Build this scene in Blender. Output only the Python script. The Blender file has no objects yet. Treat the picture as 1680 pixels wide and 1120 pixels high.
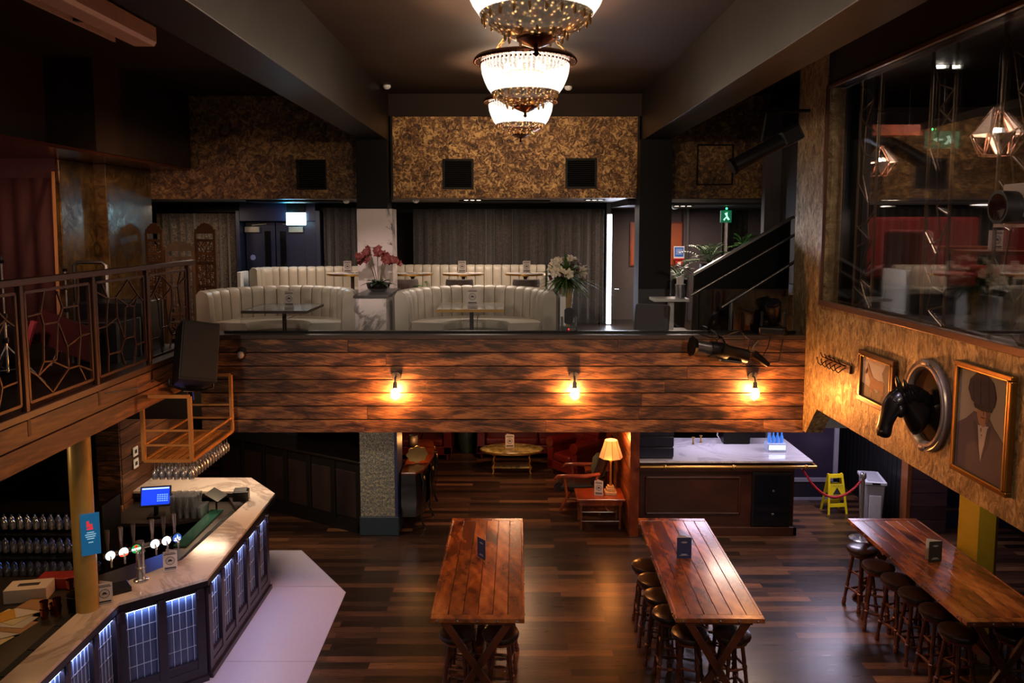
import bpy, bmesh, math, random
from mathutils import Vector, Matrix, Euler
random.seed(7)
PI = math.pi
S = bpy.context.scene
COL = S.collection
def sr(h):
    h = h.lstrip('#')
    v = [int(h[i:i+2], 16)/255 for i in (0, 2, 4)]
    return tuple(c/12.92 if c <= .04045 else ((c+.055)/1.055)**2.4 for c in v) + (1,)

# ---------------------------------------------------------------- materials
class NT:
    def __init__(s, name):
        s.m = bpy.data.materials.new(name); s.m.use_nodes = True
        s.t = s.m.node_tree; s.b = s.t.nodes['Principled BSDF']; s.o = s.t.nodes['Material Output']
    def n(s, ty, **kw):
        x = s.t.nodes.new(ty)
        for k, v in kw.items():
            if hasattr(x, k) and k not in x.inputs: setattr(x, k, v)
            else: x.inputs[k].default_value = v
        return x
    def l(s, a, b): s.t.links.new(a, b)
    def ramp(s, fac, stops, interp='LINEAR'):
        r = s.t.nodes.new('ShaderNodeValToRGB'); r.color_ramp.interpolation = interp
        e = r.color_ramp.elements
        while len(e) < len(stops): e.new(0.5)
        for i, (p, c) in enumerate(stops):
            e[i].position = p; e[i].color = sr(c) if isinstance(c, str) else (c, c, c, 1)
        s.l(fac, r.inputs[0]); return r.outputs[0]
    def coord(s, sc=(1, 1, 1), loc=(0, 0, 0), rot=(0, 0, 0)):
        tc = s.t.nodes.new('ShaderNodeTexCoord'); mp = s.t.nodes.new('ShaderNodeMapping')
        mp.inputs['Scale'].default_value = sc; mp.inputs['Location'].default_value = loc; mp.inputs['Rotation'].default_value = rot
        s.l(tc.outputs['Object'], mp.inputs[0]); return mp.outputs[0]
    def noise(s, vec, scale=5, detail=4, rough=.5, dist=0):
        x = s.n('ShaderNodeTexNoise', Scale=scale, Detail=detail, Roughness=rough, Distortion=dist)
        s.l(vec, x.inputs['Vector']); return x.outputs[0]
    def mix(s, fac, a, b, ty='MIX'):
        x = s.t.nodes.new('ShaderNodeMix'); x.data_type = 'RGBA'; x.blend_type = ty
        for i, v in ((0, fac), (6, a), (7, b)):
            if isinstance(v, (int, float)): x.inputs[i].default_value = v
            elif isinstance(v, str): x.inputs[i].default_value = sr(v)
            elif isinstance(v, tuple): x.inputs[i].default_value = v
            else: s.l(v, x.inputs[i])
        return x.outputs[2]
    def math(s, op, a, b=0.0):
        x = s.t.nodes.new('ShaderNodeMath'); x.operation = op
        for i, v in ((0, a), (1, b)):
            if isinstance(v, (int, float)): x.inputs[i].default_value = v
            else: s.l(v, x.inputs[i])
        return x.outputs[0]
    def bump(s, h, strength=.3, dist=.01):
        x = s.n('ShaderNodeBump', Strength=strength, Distance=dist); s.l(h, x.inputs['Height']); s.l(x.outputs[0], s.b.inputs['Normal'])
    def set(s, **kw):
        for k, v in kw.items():
            k = k.replace('_', ' ')
            if isinstance(v, str): s.b.inputs[k].default_value = sr(v)
            elif isinstance(v, (int, float, tuple)): s.b.inputs[k].default_value = v
            else: s.l(v, s.b.inputs[k])
        return s
MC = {}
def flat(name, col, rough=.5, metal=0, coat=0, var=.12, scale=12, bump=.08, emit=None, es=0, spec=.5):
    """plain painted / metal / cloth surface with slight procedural mottling"""
    if name in MC: return MC[name]
    t = NT(name); v = t.coord()
    nz = t.noise(v, scale, 3)
    c = sr(col)
    dark = tuple(x*(1-var*1.6) for x in c[:3])+(1,); lite = tuple(min(1, x*(1+var)) for x in c[:3])+(1,)
    t.l(t.mix(nz, dark, lite), t.b.inputs['Base Color'])
    t.set(Roughness=rough, Metallic=metal, Coat_Weight=coat, Specular_IOR_Level=spec)
    if bump: t.bump(nz, bump, .004)
    if emit: t.set(Emission_Color=emit, Emission_Strength=float(es))
    MC[name] = t.m; return t.m
def planks_floor():
    t = NT('floor_planks'); v = t.coord()
    def brick(w, h, off, sd):
        b = t.n('ShaderNodeTexBrick', offset=off, offset_frequency=2, squash=1)
        b.inputs['Color1'].default_value = (0, 0, 0, 1); b.inputs['Color2'].default_value = (1, 1, 1, 1); b.inputs['Mortar'].default_value = (0, 0, 0, 1)
        b.inputs['Scale'].default_value = 1; b.inputs['Mortar Size'].default_value = .0022; b.inputs['Mortar Smooth'].default_value = .3
        b.inputs['Bias'].default_value = 0; b.inputs['Brick Width'].default_value = w; b.inputs['Row Height'].default_value = h
        mp = t.n('ShaderNodeMapping'); mp.inputs['Location'].default_value = (sd, 0, 0); t.l(v, mp.inputs[0]); t.l(mp.outputs[0], b.inputs['Vector']); return b
    b = brick(1.35, .128, .37, 0.2)
    g = t.noise(t.coord((.9, 16, 1)), 4, 8, .65, .6)
    g2 = t.noise(t.coord((.5, 4, 1), (3, 1, 0)), 2.2, 3, .5)
    base = t.ramp(b.outputs[0], [(0, '21140e'), (.3, '332118'), (.55, '452d1f'), (.8, '5c3d29'), (1, '7a5236')])
    gr = t.ramp(g, [(.3, .35), (.5, .85), (.7, 1.35)])
    c = t.mix(1.0, base, gr, 'MULTIPLY')
    c = t.mix(.55, c, t.ramp(g2, [(.3, .55), (.7, 1.3)]), 'MULTIPLY')
    c = t.mix(b.outputs['Fac'], c, '0a0604')
    t.set(Base_Color=c, Roughness=t.ramp(g, [(.3, .26), (.7, .38)]), Specular_IOR_Level=.5, Coat_Weight=.12, Coat_Roughness=.28)
    h = t.mix(b.outputs['Fac'], g, '000000')
    t.bump(h, .22, .004); return t.m
def wood(name, stops, sc=(1, 1, 1), rough=.4, coat=.0, island=True, scale=3, gamma=1.0, bump=.25):
    if name in MC: return MC[name]
    t = NT(name); geo = t.n('ShaderNodeNewGeometry'); v0 = t.coord(sc)
    ofs = t.n('ShaderNodeVectorMath', operation='ADD')
    cmb = t.n('ShaderNodeCombineXYZ'); r = t.math('MULTIPLY', geo.outputs['Random Per Island'], 37.0)
    for i in range(3): t.l(r, cmb.inputs[i])
    t.l(v0, ofs.inputs[0]); t.l(cmb.outputs[0], ofs.inputs[1]); v = ofs.outputs[0]
    g = t.noise(v, scale, 7, .62, .8); g2 = t.noise(v, scale*.35, 2, .5, 1.5)
    w = t.n('ShaderNodeTexWave', Scale=scale*1.2, Distortion=6.0, Detail=3.0); w.bands_direction = 'DIAGONAL'; t.l(v, w.inputs['Vector'])
    f = t.math('ADD', t.math('MULTIPLY', g, .55), t.math('ADD', t.math('MULTIPLY', w.outputs[1], .04), t.math('MULTIPLY', g2, .45)))
    c = t.ramp(f, stops)
    if island: c = t.mix(1.0, c, t.ramp(geo.outputs['Random Per Island'], [(0, .62), (1, 1.35)]), 'MULTIPLY')
    t.set(Base_Color=c, Roughness=rough, Coat_Weight=coat, Coat_Roughness=.15)
    t.bump(g, bump, .006); MC[name] = t.m; return t.m
def marble(name='marble', base='d8d0ca', vein='6f6762', sc=1.3, rough=.15):
    if name in MC: return MC[name]
    t = NT(name); v = t.coord((1, 1, 1))
    n1 = t.noise(v, sc, 8, .6, 1.4)
    a = t.math('ABSOLUTE', t.math('SUBTRACT', n1, .5))
    vein1 = t.ramp(a, [(0, 1), (.015, .75), (.045, 0)])
    n2 = t.noise(t.coord((1, 1, 1), (5, 3, 1)), sc*.6, 3, .5)
    m = t.math('MULTIPLY', vein1, t.ramp(n2, [(.38, 0), (.50, 1)]))
    c = t.mix(m, base, vein); c = t.mix(t.ramp(n2, [(.3, 0), (.8, .25)]), c, vein)
    t.set(Base_Color=c, Roughness=rough); MC[name] = t.m; return t.m
def gold_plaster(name, lo, mid, hi, sc=7, rough=.5, metal=.35, bump=.5, stretch=(1, 1, 1)):
    if name in MC: return MC[name]
    t = NT(name); v = t.coord(stretch)
    n1 = t.noise(v, sc, 6, .75, 1.5); n2 = t.noise(v, sc*.25, 3, .5, .5)
    f = t.math('ADD', t.math('MULTIPLY', n1, .8), t.math('MULTIPLY', n2, .2))
    t.set(Base_Color=t.ramp(f, [(.40, lo), (.5, mid), (.60, hi)]), Roughness=t.ramp(n1, [(.3, min(1, rough+.15)), (.7, rough-.12)]), Metallic=metal)
    t.bump(n1, bump, .012); MC[name] = t.m; return t.m
def curtain_mat(name, a, b, hi):
    t = NT(name); v = t.coord()
    n = t.noise(v, 9, 5, .6, 3.2); r = t.ramp(n, [(.40, a), (.49, b), (.52, hi), (.545, b), (.6, a)])
    t.set(Base_Color=r, Roughness=.75, Sheen_Weight=.25); t.bump(n, .15, .004); return t.m
def wallpaper():
    t = NT('damask_wallpaper'); v = t.coord()
    vo = t.n('ShaderNodeTexVoronoi', Scale=30.0); vo.feature = 'F1'; t.l(v, vo.inputs['Vector'])
    n = t.noise(v, 24, 5, .6, 3.0)
    w = t.n('ShaderNodeTexWave', Scale=4.2, Distortion=5.0, Detail=1.0); w.bands_direction = 'Z'; t.l(v, w.inputs['Vector'])
    f = t.math('ADD', t.math('MULTIPLY', vo.outputs[0], .9), t.math('MULTIPLY', n, .5))
    c = t.ramp(f, [(.34, 'a89c80'), (.48, '7a7868'), (.60, '4a5054'), (.72, '50544f'), (.85, '8e8468')], 'LINEAR')
    c = t.mix(.3, c, t.ramp(w.outputs[1], [(.2, .6), (.8, 1.3)]), 'MULTIPLY')
    t.set(Base_Color=c, Roughness=.6); return t.m
def pane_glass(name, tint=(.95, .97, .97, 1), refl=.12, rough=0.02, milk=0):
    t = NT(name); t.t.nodes.remove(t.b)
    tr = t.n('ShaderNodeBsdfTransparent'); tr.inputs[0].default_value = tint
    gl = t.n('ShaderNodeBsdfGlossy'); gl.inputs['Roughness'].default_value = rough
    fr = t.n('ShaderNodeLayerWeight', Blend=.25)
    f = t.math('ADD', t.math('MULTIPLY', fr.outputs['Fresnel'], .6), refl*.4)
    mx = t.n('ShaderNodeMixShader'); t.l(f, mx.inputs[0]); t.l(tr.outputs[0], mx.inputs[1]); t.l(gl.outputs[0], mx.inputs[2])
    if milk:
        df = t.n('ShaderNodeBsdfDiffuse'); df.inputs[0].default_value = (.85, .85, .85, 1); m2 = t.n('ShaderNodeMixShader'); m2.inputs[0].default_value = milk
        t.l(mx.outputs[0], m2.inputs[1]); t.l(df.outputs[0], m2.inputs[2]); t.l(m2.outputs[0], t.o.inputs[0]); return t.m
    t.l(mx.outputs[0], t.o.inputs[0]); return t.m
def emis(name, col, st):
    if name in MC: return MC[name]
    t = NT(name); t.set(Base_Color=col, Emission_Color=col, Emission_Strength=float(st), Roughness=.4); MC[name] = t.m; return t.m
def glassy(t, k):
    tr = t.n('ShaderNodeBsdfTransparent'); mx = t.n('ShaderNodeMixShader'); mx.inputs[0].default_value = k
    t.l(t.b.outputs[0], mx.inputs[1]); t.l(tr.outputs[0], mx.inputs[2]); t.l(mx.outputs[0], t.o.inputs[0])
def crystal(name, strength):
    """lit crystal strands: bright with fine dark facets, warm where strands overlap"""
    t = NT(name); v = t.coord((1, 1, 1))
    vo = t.n('ShaderNodeTexVoronoi', Scale=52.0); vo.feature = 'DISTANCE_TO_EDGE'; t.l(v, vo.inputs['Vector'])
    n = t.noise(v, 45, 3, .7)
    tc = t.n('ShaderNodeTexCoord'); sp = t.n('ShaderNodeSeparateXYZ'); t.l(tc.outputs['Object'], sp.inputs[0])
    ang = t.math('ARCTAN2', sp.outputs[1], sp.outputs[0]); st = t.math('SINE', t.math('MULTIPLY', ang, 60.0))
    rib = t.ramp(st, [(0, .45), (.5, 1.0)])
    f = t.math('MULTIPLY', t.ramp(vo.outputs[0], [(.0, .15), (.12, 1)]), t.ramp(n, [(.36, .25), (.46, 1)]))
    f = t.math('MULTIPLY', f, rib)
    t.set(Base_Color='77746e', Roughness=.12, Emission_Color='fff0e0', Emission_Strength=t.math('MULTIPLY', f, strength)); glassy(t, .45); return t.m
def crystal_low(name, strength):
    t = NT(name); v = t.coord()
    vo = t.n('ShaderNodeTexVoronoi', Scale=34.0); vo.feature = 'F1'; t.l(v, vo.inputs['Vector'])
    n = t.noise(v, 25, 3, .7)
    t.set(Base_Color=t.ramp(n, [(.42, '1c1008'), (.6, '8a5a2c')]), Roughness=.2, Metallic=.5, Emission_Color='ffc27a',
          Emission_Strength=t.math('MULTIPLY', t.ramp(t.math('ADD', vo.outputs[0], t.math('MULTIPLY', n, .4)), [(.28, 1), (.42, .12), (.6, .0)]), strength)); glassy(t, .1); return t.m

# ---------------------------------------------------------------- mesh builder
class B:
    def __init__(s): s.bm = bmesh.new()
    def _v(s, pts): return [s.bm.verts.new(p) for p in pts]
    def box(s, x0, x1, y0, y1, z0, z1):
        v = s._v([(x0, y0, z0), (x1, y0, z0), (x1, y1, z0), (x0, y1, z0), (x0, y0, z1), (x1, y0, z1), (x1, y1, z1), (x0, y1, z1)])
        for f in ((0, 3, 2, 1), (4, 5, 6, 7), (0, 1, 5, 4), (1, 2, 6, 5), (2, 3, 7, 6), (3, 0, 4, 7)): s.bm.faces.new([v[i] for i in f])
        return s
    def obx(s, c, size, rot=(0, 0, 0)):
        R = Euler(rot).to_matrix(); hx, hy, hz = [a/2 for a in size]; c = Vector(c)
        P = [c+R@Vector(p) for p in ((-hx, -hy, -hz), (hx, -hy, -hz), (hx, hy, -hz), (-hx, hy, -hz), (-hx, -hy, hz), (hx, -hy, hz), (hx, hy, hz), (-hx, hy, hz))]
        v = s._v(P)
        for f in ((0, 3, 2, 1), (4, 5, 6, 7), (0, 1, 5, 4), (1, 2, 6, 5), (2, 3, 7, 6), (3, 0, 4, 7)): s.bm.faces.new([v[i] for i in f])
        return s
    def bar(s, p0, p1, w, h, up=(0, 0, 1)):
        """rectangular bar from p0 to p1"""
        p0, p1 = Vector(p0), Vector(p1); d = (p1-p0).normalized(); u = Vector(up)
        if abs(d.dot(u)) > .99: u = Vector((1, 0, 0))
        a = d.cross(u).normalized()*w/2; b = a.cross(d).normalized()*h/2
        v = s._v([p0-a-b, p0+a-b, p0+a+b, p0-a+b, p1-a-b, p1+a-b, p1+a+b, p1-a+b])
        for f in ((0, 3, 2, 1), (4, 5, 6, 7), (0, 1, 5, 4), (1, 2, 6, 5), (2, 3, 7, 6), (3, 0, 4, 7)): s.bm.faces.new([v[i] for i in f])
        return s
    def tube(s, pts, r, seg=8, closed=False, caps=True):
        pts = [Vector(p) for p in pts]; n = len(pts); rings = []
        rr = r if isinstance(r, (list, tuple)) else [r]*n
        prev = None
        for i, p in enumerate(pts):
            if closed: d = pts[(i+1) % n]-pts[i-1]
            else: d = pts[min(i+1, n-1)]-pts[max(i-1, 0)]
            d.normalize()
            if prev is None:
                a = d.cross(Vector((0, 0, 1)))
                if a.length < .05: a = d.cross(Vector((1, 0, 0)))
            else: a = prev-d*prev.dot(d)
            a.normalize(); prev = a; b = d.cross(a)
            rings.append(s._v([p+(a*math.cos(2*PI*k/seg)+b*math.sin(2*PI*k/seg))*rr[i] for k in range(seg)]))
        for i in range(n if closed else n-1):
            A, C = rings[i], rings[(i+1) % n]
            for k in range(seg): s.bm.faces.new((A[k], A[(k+1) % seg], C[(k+1) % seg], C[k]))
        if caps and not closed: s.bm.faces.new(rings[0][::-1]); s.bm.faces.new(rings[-1])
        return s
    def cyl(s, p0, p1, r, r2=None, seg=16): return s.tube([p0, p1], [r, r if r2 is None else r2], seg)
    def lathe(s, prof, c=(0, 0, 0), seg=24, a0=0, a1=2*PI, sx=1, sy=1, closed=False):
        """prof [(r,z)..] spun about z at c"""
        c = Vector(c); full = abs(a1-a0-2*PI) < 1e-6; n = seg if full else seg+1; rings = []
        for k in range(n):
            a = a0+(a1-a0)*k/seg
            rings.append([s.bm.verts.new(c+Vector((r*math.cos(a)*sx, r*math.sin(a)*sy, z))) for r, z in prof])
        m = len(prof)
        for k in range(seg):
            A, C = rings[k], rings[(k+1) % n]
            for j in range(m if closed else m-1):
                try: s.bm.faces.new((A[j], C[j], C[(j+1) % m], A[(j+1) % m]))
                except ValueError: pass
        if not full and closed: s.bm.faces.new(rings[0]); s.bm.faces.new(rings[-1][::-1])
        return s
    def prism(s, pts, z0, z1, axis='z'):
        """polygon extruded along axis; pts are (a,b) in the other two axes"""
        f = {'z': lambda a, b, c: (a, b, c), 'y': lambda a, b, c: (a, c, b), 'x': lambda a, b, c: (c, a, b)}[axis]
        A = s._v([f(a, b, z0) for a, b in pts]); C = s._v([f(a, b, z1) for a, b in pts]); n = len(pts)
        s.bm.faces.new(A[::-1]); s.bm.faces.new(C)
        for i in range(n): s.bm.faces.new((A[i], A[(i+1) % n], C[(i+1) % n], C[i]))
        return s
    def ell(s, c, r, seg=12, rings=8, rot=(0, 0, 0)):
        R = Euler(rot).to_matrix(); c = Vector(c); r = r if isinstance(r, (tuple, list)) else (r, r, r)
        g = bmesh.ops.create_uvsphere(s.bm, u_segments=seg, v_segments=rings, radius=1)
        for v in g['verts']: v.co = c+R@Vector((v.co.x*r[0], v.co.y*r[1], v.co.z*r[2]))
        return s
    def quad(s, a, b, c, d): s.bm.faces.new(s._v([a, b, c, d])); return s
    def grid(s, fn, nu, nv):
        g = [[s.bm.verts.new(fn(i/nu, j/nv)) for j in range(nv+1)] for i in range(nu+1)]
        for i in range(nu):
            for j in range(nv): s.bm.faces.new((g[i][j], g[i+1][j], g[i+1][j+1], g[i][j+1]))
        return s
    def loft(s, rings, caps=True):
        R = [s._v(r) for r in rings]; n = len(rings[0])
        for A, C in zip(R, R[1:]):
            for k in range(n): s.bm.faces.new((A[k], A[(k+1) % n], C[(k+1) % n], C[k]))
        if caps: s.bm.faces.new(R[0][::-1]); s.bm.faces.new(R[-1])
        return s
    def out(s, name, mat, parent=None, smooth=False, bevel=0, loc=None, world=False, solid=0, seg=2, norm=True):
        bm = s.bm
        if norm: bmesh.ops.recalc_face_normals(bm, faces=bm.faces)
        if world and parent is not None:
            bm.transform(wmat(parent).inverted())
        me = bpy.data.meshes.new(name); bm.to_mesh(me); bm.free()
        if isinstance(mat, (list, tuple)):
            for m in mat: me.materials.append(m)
        else: me.materials.append(mat)
        if smooth:
            for p in me.polygons: p.use_smooth = True
            try: me.set_sharp_from_angle(angle=math.radians(42))
            except Exception: pass
        o = bpy.data.objects.new(name, me); COL.objects.link(o)
        if parent is not None: o.parent = parent
        if loc: o.location = loc
        if solid:
            md = o.modifiers.new('t', 'SOLIDIFY'); md.thickness = solid; md.offset = 0
        if bevel:
            md = o.modifiers.new('b', 'BEVEL'); md.width = bevel; md.segments = seg; md.limit_method = 'ANGLE'; md.angle_limit = math.radians(40)
        return o
def wmat(o):
    m = Matrix.LocRotScale(o.location, o.rotation_euler, o.scale)
    return wmat(o.parent)@m if o.parent else m
def tag(o, label, cat, group=None, kind=None):
    o['label'] = label; o['category'] = cat
    if group: o['group'] = group
    if kind: o['kind'] = kind
    return o
def thing(name, label, cat, loc=(0, 0, 0), rz=0, group=None):
    o = bpy.data.objects.new(name, None); o.empty_display_size = .1; COL.objects.link(o)
    o.location = loc; o.rotation_euler = (0, 0, rz)
    return tag(o, label, cat, group)
def st(o): o['kind'] = 'structure'; return o
def dup(o, loc=None, rz=None, label=None, parent=None, group=None):
    c = o.copy(); COL.objects.link(c)
    if parent is not None: c.parent = parent
    if loc is not None: c.location = loc
    if rz is not None: c.rotation_euler = (c.rotation_euler[0], c.rotation_euler[1], rz)
    if label: c['label'] = label
    if group: c['group'] = group
    for ch in list(o.children): dup(ch, parent=c)
    return c
def text_mesh(name, txt, size, mat, parent, mtx, depth=.002, align='CENTER'):
    cu = bpy.data.curves.new(name, 'FONT'); cu.body = txt; cu.size = size; cu.extrude = depth/2; cu.align_x = align; cu.align_y = 'CENTER'
    tmp = bpy.data.objects.new('tmp', cu); COL.objects.link(tmp)
    dg = bpy.context.evaluated_depsgraph_get(); dg.update()
    me = bpy.data.meshes.new_from_object(tmp.evaluated_get(dg))
    bpy.data.objects.remove(tmp); bpy.data.curves.remove(cu)
    me.transform(mtx); me.materials.clear(); me.materials.append(mat)
    o = bpy.data.objects.new(name, me); COL.objects.link(o)
    if parent is not None: o.parent = parent
    return o
LK = 2.4
def light(name, ty, loc, e, col='ffffff', size=.1, rot=(0, 0, 0), target=None, spot=None, blend=.5, sy=None):
    d = bpy.data.lights.new(name, ty); d.energy = e*LK; d.color = sr(col)[:3]
    if ty == 'AREA':
        d.size = size
        if sy: d.shape = 'RECTANGLE'; d.size_y = sy
    else: d.shadow_soft_size = size
    if spot: d.spot_size = math.radians(spot); d.spot_blend = blend
    o = bpy.data.objects.new(name, d); COL.objects.link(o); o.location = loc; o.rotation_euler = rot
    if target is not None:
        o.rotation_euler = (Vector(target)-Vector(loc)).to_track_quat('-Z', 'Y').to_euler()
    return o

FLOOR = planks_floor()
WOODF = wood('fascia_wood', [(.38, '1d120d'), (.47, '41291c'), (.54, '6a452d'), (.64, '96693f')], (.8, 1, 4), .5, .0, scale=4, bump=.35)
WOODS = wood('side_wood', [(.34, '2a180f'), (.5, '5a3622'), (.66, '8a5836')], (1, .5, 4), .5)
TABLEW = wood('table_wood', [(.38, '32170b'), (.46, '5c2f17'), (.54, '7c431f'), (.66, '9a5e30')], (1.3, .6, 1), .26, .3, scale=3, bump=.12)
LEGW = wood('leg_wood', [(.3, '2a120a'), (.6, '5c2c16'), (.8, '7c4224')], (1, 1, .5), .35, .2)
DARKW = wood('dark_panel_wood', [(.3, '0d0908'), (.6, '211612'), (.8, '30211b')], (1, 1, .4), .45)
BARW = wood('bar_front_wood', [(.3, '1d0d09'), (.6, '3c1c12'), (.8, '4d2719')], (.5, 1, 1), .35, .2)
REDW = wood('polished_red_wood', [(.3, '35120a'), (.5, '6d2c14'), (.7, '9c4a22')], (1, 1, .5), .3, .3)
PINE = wood('pine_wood', [(.3, '8f5a28'), (.6, 'b57a3c'), (.8, 'cf9650')], (1, 1, .5), .5, 0, True, 3, bump=.1)
CARVE = wood('carved_wood', [(.3, '33200f'), (.6, '5e3c20'), (.8, '7c5430')], (1, 1, 1), .6)
CEIL = flat('ceiling_paint', '2a1d14', .6, var=.2, scale=3, bump=.15, spec=.2)
BEAM = flat('beam_paint', '1b120c', .45, var=.4, scale=5, bump=.5, spec=.3)
BLACK = flat('black_paint', '090706', .55, spec=.2)
BLK2 = flat('black_plastic', '121112', .35)
BLKM = flat('black_metal', '17130f', .38, .7)
IRON = flat('rail_iron', '3c2318', .42, .55, var=.25)
CHROME = flat('chrome', 'd0d0d4', .2, .85, bump=0)
STEEL = flat('brushed_steel', '8c8a88', .32, .9)
BRASS = flat('brass', 'c0914a', .3, .85, bump=0)
MARB = marble(); MARB2 = marble('pillar_marble', 'e0d0ca', '4a4442', 1.1, .3); MARBC = marble('counter_marble', 'd9cabb', 'a8998b', .8, .13)
GOLD = gold_plaster('gold_plaster', '2c1c0f', '7a522c', 'dcae6c', 13, .42, .4)
GOLDS = gold_plaster('gold_plaster_side', '5c4830', '8c7650', 'b8a279', 8, .42, .45, .6, (1, 1.6, .8))
GOLDD = gold_plaster('gold_plaster_dull', '35261c', '6a4c30', 'a88450', 10, .4, .35, .3)  # lower contrast ramp for the side bands and mezzanine feature
CUR = curtain_mat('patterned_curtain', '1e1714', '2a211d', '54463a')
CURL = curtain_mat('patterned_curtain_pale', '33271d', '4a3a2c', '8c7658')
WPAPER = wallpaper()
CREAM = flat('cream_leather', 'a39887', .42, var=.08, scale=6)
LEATHER = flat('dark_leather', '2a1a13', .3, var=.25, coat=.2)
REDL = flat('wine_leather', '5a1510', .3, var=.25, coat=.3)
REDV = flat('red_velvet', '7c1710', .8, var=.25)
GREYW = flat('grey_wall', '5a504c', .8, var=.15, scale=20)
DKWALL = flat('dark_wall', '120e0c', .85, spec=.15)
PURW = flat('plum_wall', '4c4344', .75, var=.12)
NAVY = flat('navy_paint', '161c33', .4, var=.15)
REDWALL = flat('red_curtain', '4a2422', .8, var=.2)
WHITE = flat('white_paint', 'd9d6d2', .5, var=.04)
PAPER = flat('paper', 'cfc2b8', .7, var=.05)
INK = flat('ink', '2c2a33', .7)
CARDB = flat('navy_card', '1f2a4d', .5)
CARDG = flat('charcoal_card', '2c2723', .5)
GLASSP = pane_glass('clear_pane', refl=.12); GLASSW = pane_glass('window_pane', (.9, .9, .9, 1), .06)
GLS = pane_glass('drinking_glass', (.9, .92, .94, 1), 1.0, .12, .10)
LEAF = flat('leaf_green', '3f6a2c', .45, var=.3)
# ---------------------------------------------------------------- room shell
st(B().box(-9.5, 9.5, 1.5, 17.2, -.12, 0).out('floor', FLOOR))
TILE = flat('pale_floor_tile', 'b9b2c6', .42, var=.05, scale=30, bump=.1)
mt = B()
mt.prism([(-4.4, 11.17), (-3.09, 11.17), (-2.16, 9.84), (-2.13, 6.2), (-2.13, 4.5), (-4.4, 4.5)], 0.0, .006)
st(mt.out('floor', TILE))
gj = B(); gj.box(-4.3, -2.2, 10.0, 10.006, .006, .0066); gj.box(-4.3, -2.14, 8.2, 8.206, .006, .0066); st(gj.out('trim_1', STEEL))
st(B().box(-9.5, 9.5, -1, 17.2, 6.75, 6.9).out('ceiling', CEIL))
st(B().box(-9.5, 9.5, 17.0, 17.2, 0, 6.75).out('wall_back', DKWALL))
st(B().box(-9.5, -9.3, -1, 17, 0, 6.75).out('wall_left', DKWALL))
st(B().box(9.3, 9.5, -1, 17, 0, 6.75).out('wall_right', DKWALL))
# ceiling beams
for x0, x1 in ((-2.26, -1.84), (1.97, 2.37)):
    st(B().box(x0, x1, -1, 12.25, 6.05, 6.75).out('beam', BEAM, bevel=.006))
st(B().box(-1.84, 1.97, 12.0, 12.3, 6.42, 6.75).out('beam', CEIL))
# balcony above: textured band panels (centre, left, right)
def frame_rect(x0, x1, z0, z1, y, w, mat, name='trim_2'):
    b = B()
    b.box(x0-w, x0, y-.02, y+.02, z0-w, z1+w); b.box(x1, x1+w, y-.02, y+.02, z0-w, z1+w)
    b.box(x0, x1, y-.02, y+.02, z1, z1+w); return st(b.out(name, mat))
st(B().box(-1.79, 1.92, 12.05, 12.3, 5.2, 6.42).out('wall_bulkhead', GOLD)); frame_rect(-1.79, 1.92, 5.2, 6.42, 12.04, .03, BEAM)
st(B().box(-6.2, -2.3, 12.2, 12.35, 5.19, 6.75).out('wall_bulkhead', GOLDD))
st(B().box(2.4, 4.05, 12.2, 12.35, 5.2, 6.75).out('wall_bulkhead', GOLDD))
# access panel outline on right band
b = B(); b.box(2.86, 2.88, 12.185, 12.2, 5.42, 6.0); b.box(3.4, 3.42, 12.185, 12.2, 5.42, 6.0); b.box(2.86, 3.42, 12.185, 12.2, 6.0, 6.02); b.box(2.86, 3.42, 12.185, 12.2, 5.40, 5.42)
st(b.out('trim_3', BLKM))
# soffit of the balcony seating area
SOFF = flat('soffit_paint', '6b6156', .5, var=.1)
st(B().box(-9, 4.05, 12.35, 14.7, 5.2, 5.3).out('ceiling', SOFF))
# pillars
st(B().box(-2.3, -1.84, 11.78, 12.2, 5.03, 6.05).out('pillar', BLACK))
st(B().box(-2.3, -1.77, 11.76, 12.2, 2.96, 5.03).out('pillar', MARB2, bevel=.006))
st(B().box(1.92, 2.4, 11.76, 12.2, 2.96, 6.05).out('pillar', BLACK))
st(B().box(-2.32, -1.75, 11.75, 12.3, 0, 2.3).out('pillar', WPAPER))
TEAL = flat('teal_base', '1c2a33', .4)
st(B().box(-2.34, -1.73, 11.73, 12.32, 0, .3).out('baseboard_1', TEAL, bevel=.01))
b = B(); b.box(-1.79, -1.745, 11.742, 12.31, .3, 2.25); st(b.out('trim_4', flat('blue_trim', '23264a', .5)))
# main balcony deck, its fascia and ledge
st(B().box(-9.3, 9.3, 9.9, 17.0, 2.3, 2.96).out('floor', flat('balcony_floor', '2a1c14', .3, var=.25, scale=3)))
st(B().box(-3.86, 3.64, 9.64, 9.9, 2.22, 3.385).out('wall_balcony', BLACK))
def plank_rows(b, u0, u1, z0, z1, rows, fn, seed, lens=(1.6, 3.4), gap=.012):
    rnd = random.Random(seed); h = (z1-z0)/rows
    for r in range(rows):
        u = u0
        while u < u1-.01:
            w = rnd.uniform(*lens); e = min(u1, u+w)
            if u1-e < .4: e = u1
            fn(b, u+.001, e-.001, z0+r*h+gap/2, z0+(r+1)*h-gap/2, rnd.uniform(0, .006)); u = e
    return b
b = plank_rows(B(), -3.86, 3.66, 2.2, 3.385, 7, lambda b, a, c, d, e, o: b.box(a, c, 9.6-o, 9.64, d, e), 3)
st(b.out('wall_balcony_cladding', WOODF, bevel=.003))
LEDGE = flat('ledge_grey', '4a403b', .35, .3, var=.15)
st(B().box(-3.86, 3.66, 9.59, 9.98, 3.385, 3.435).out('trim_5', LEDGE, bevel=.006))
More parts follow.
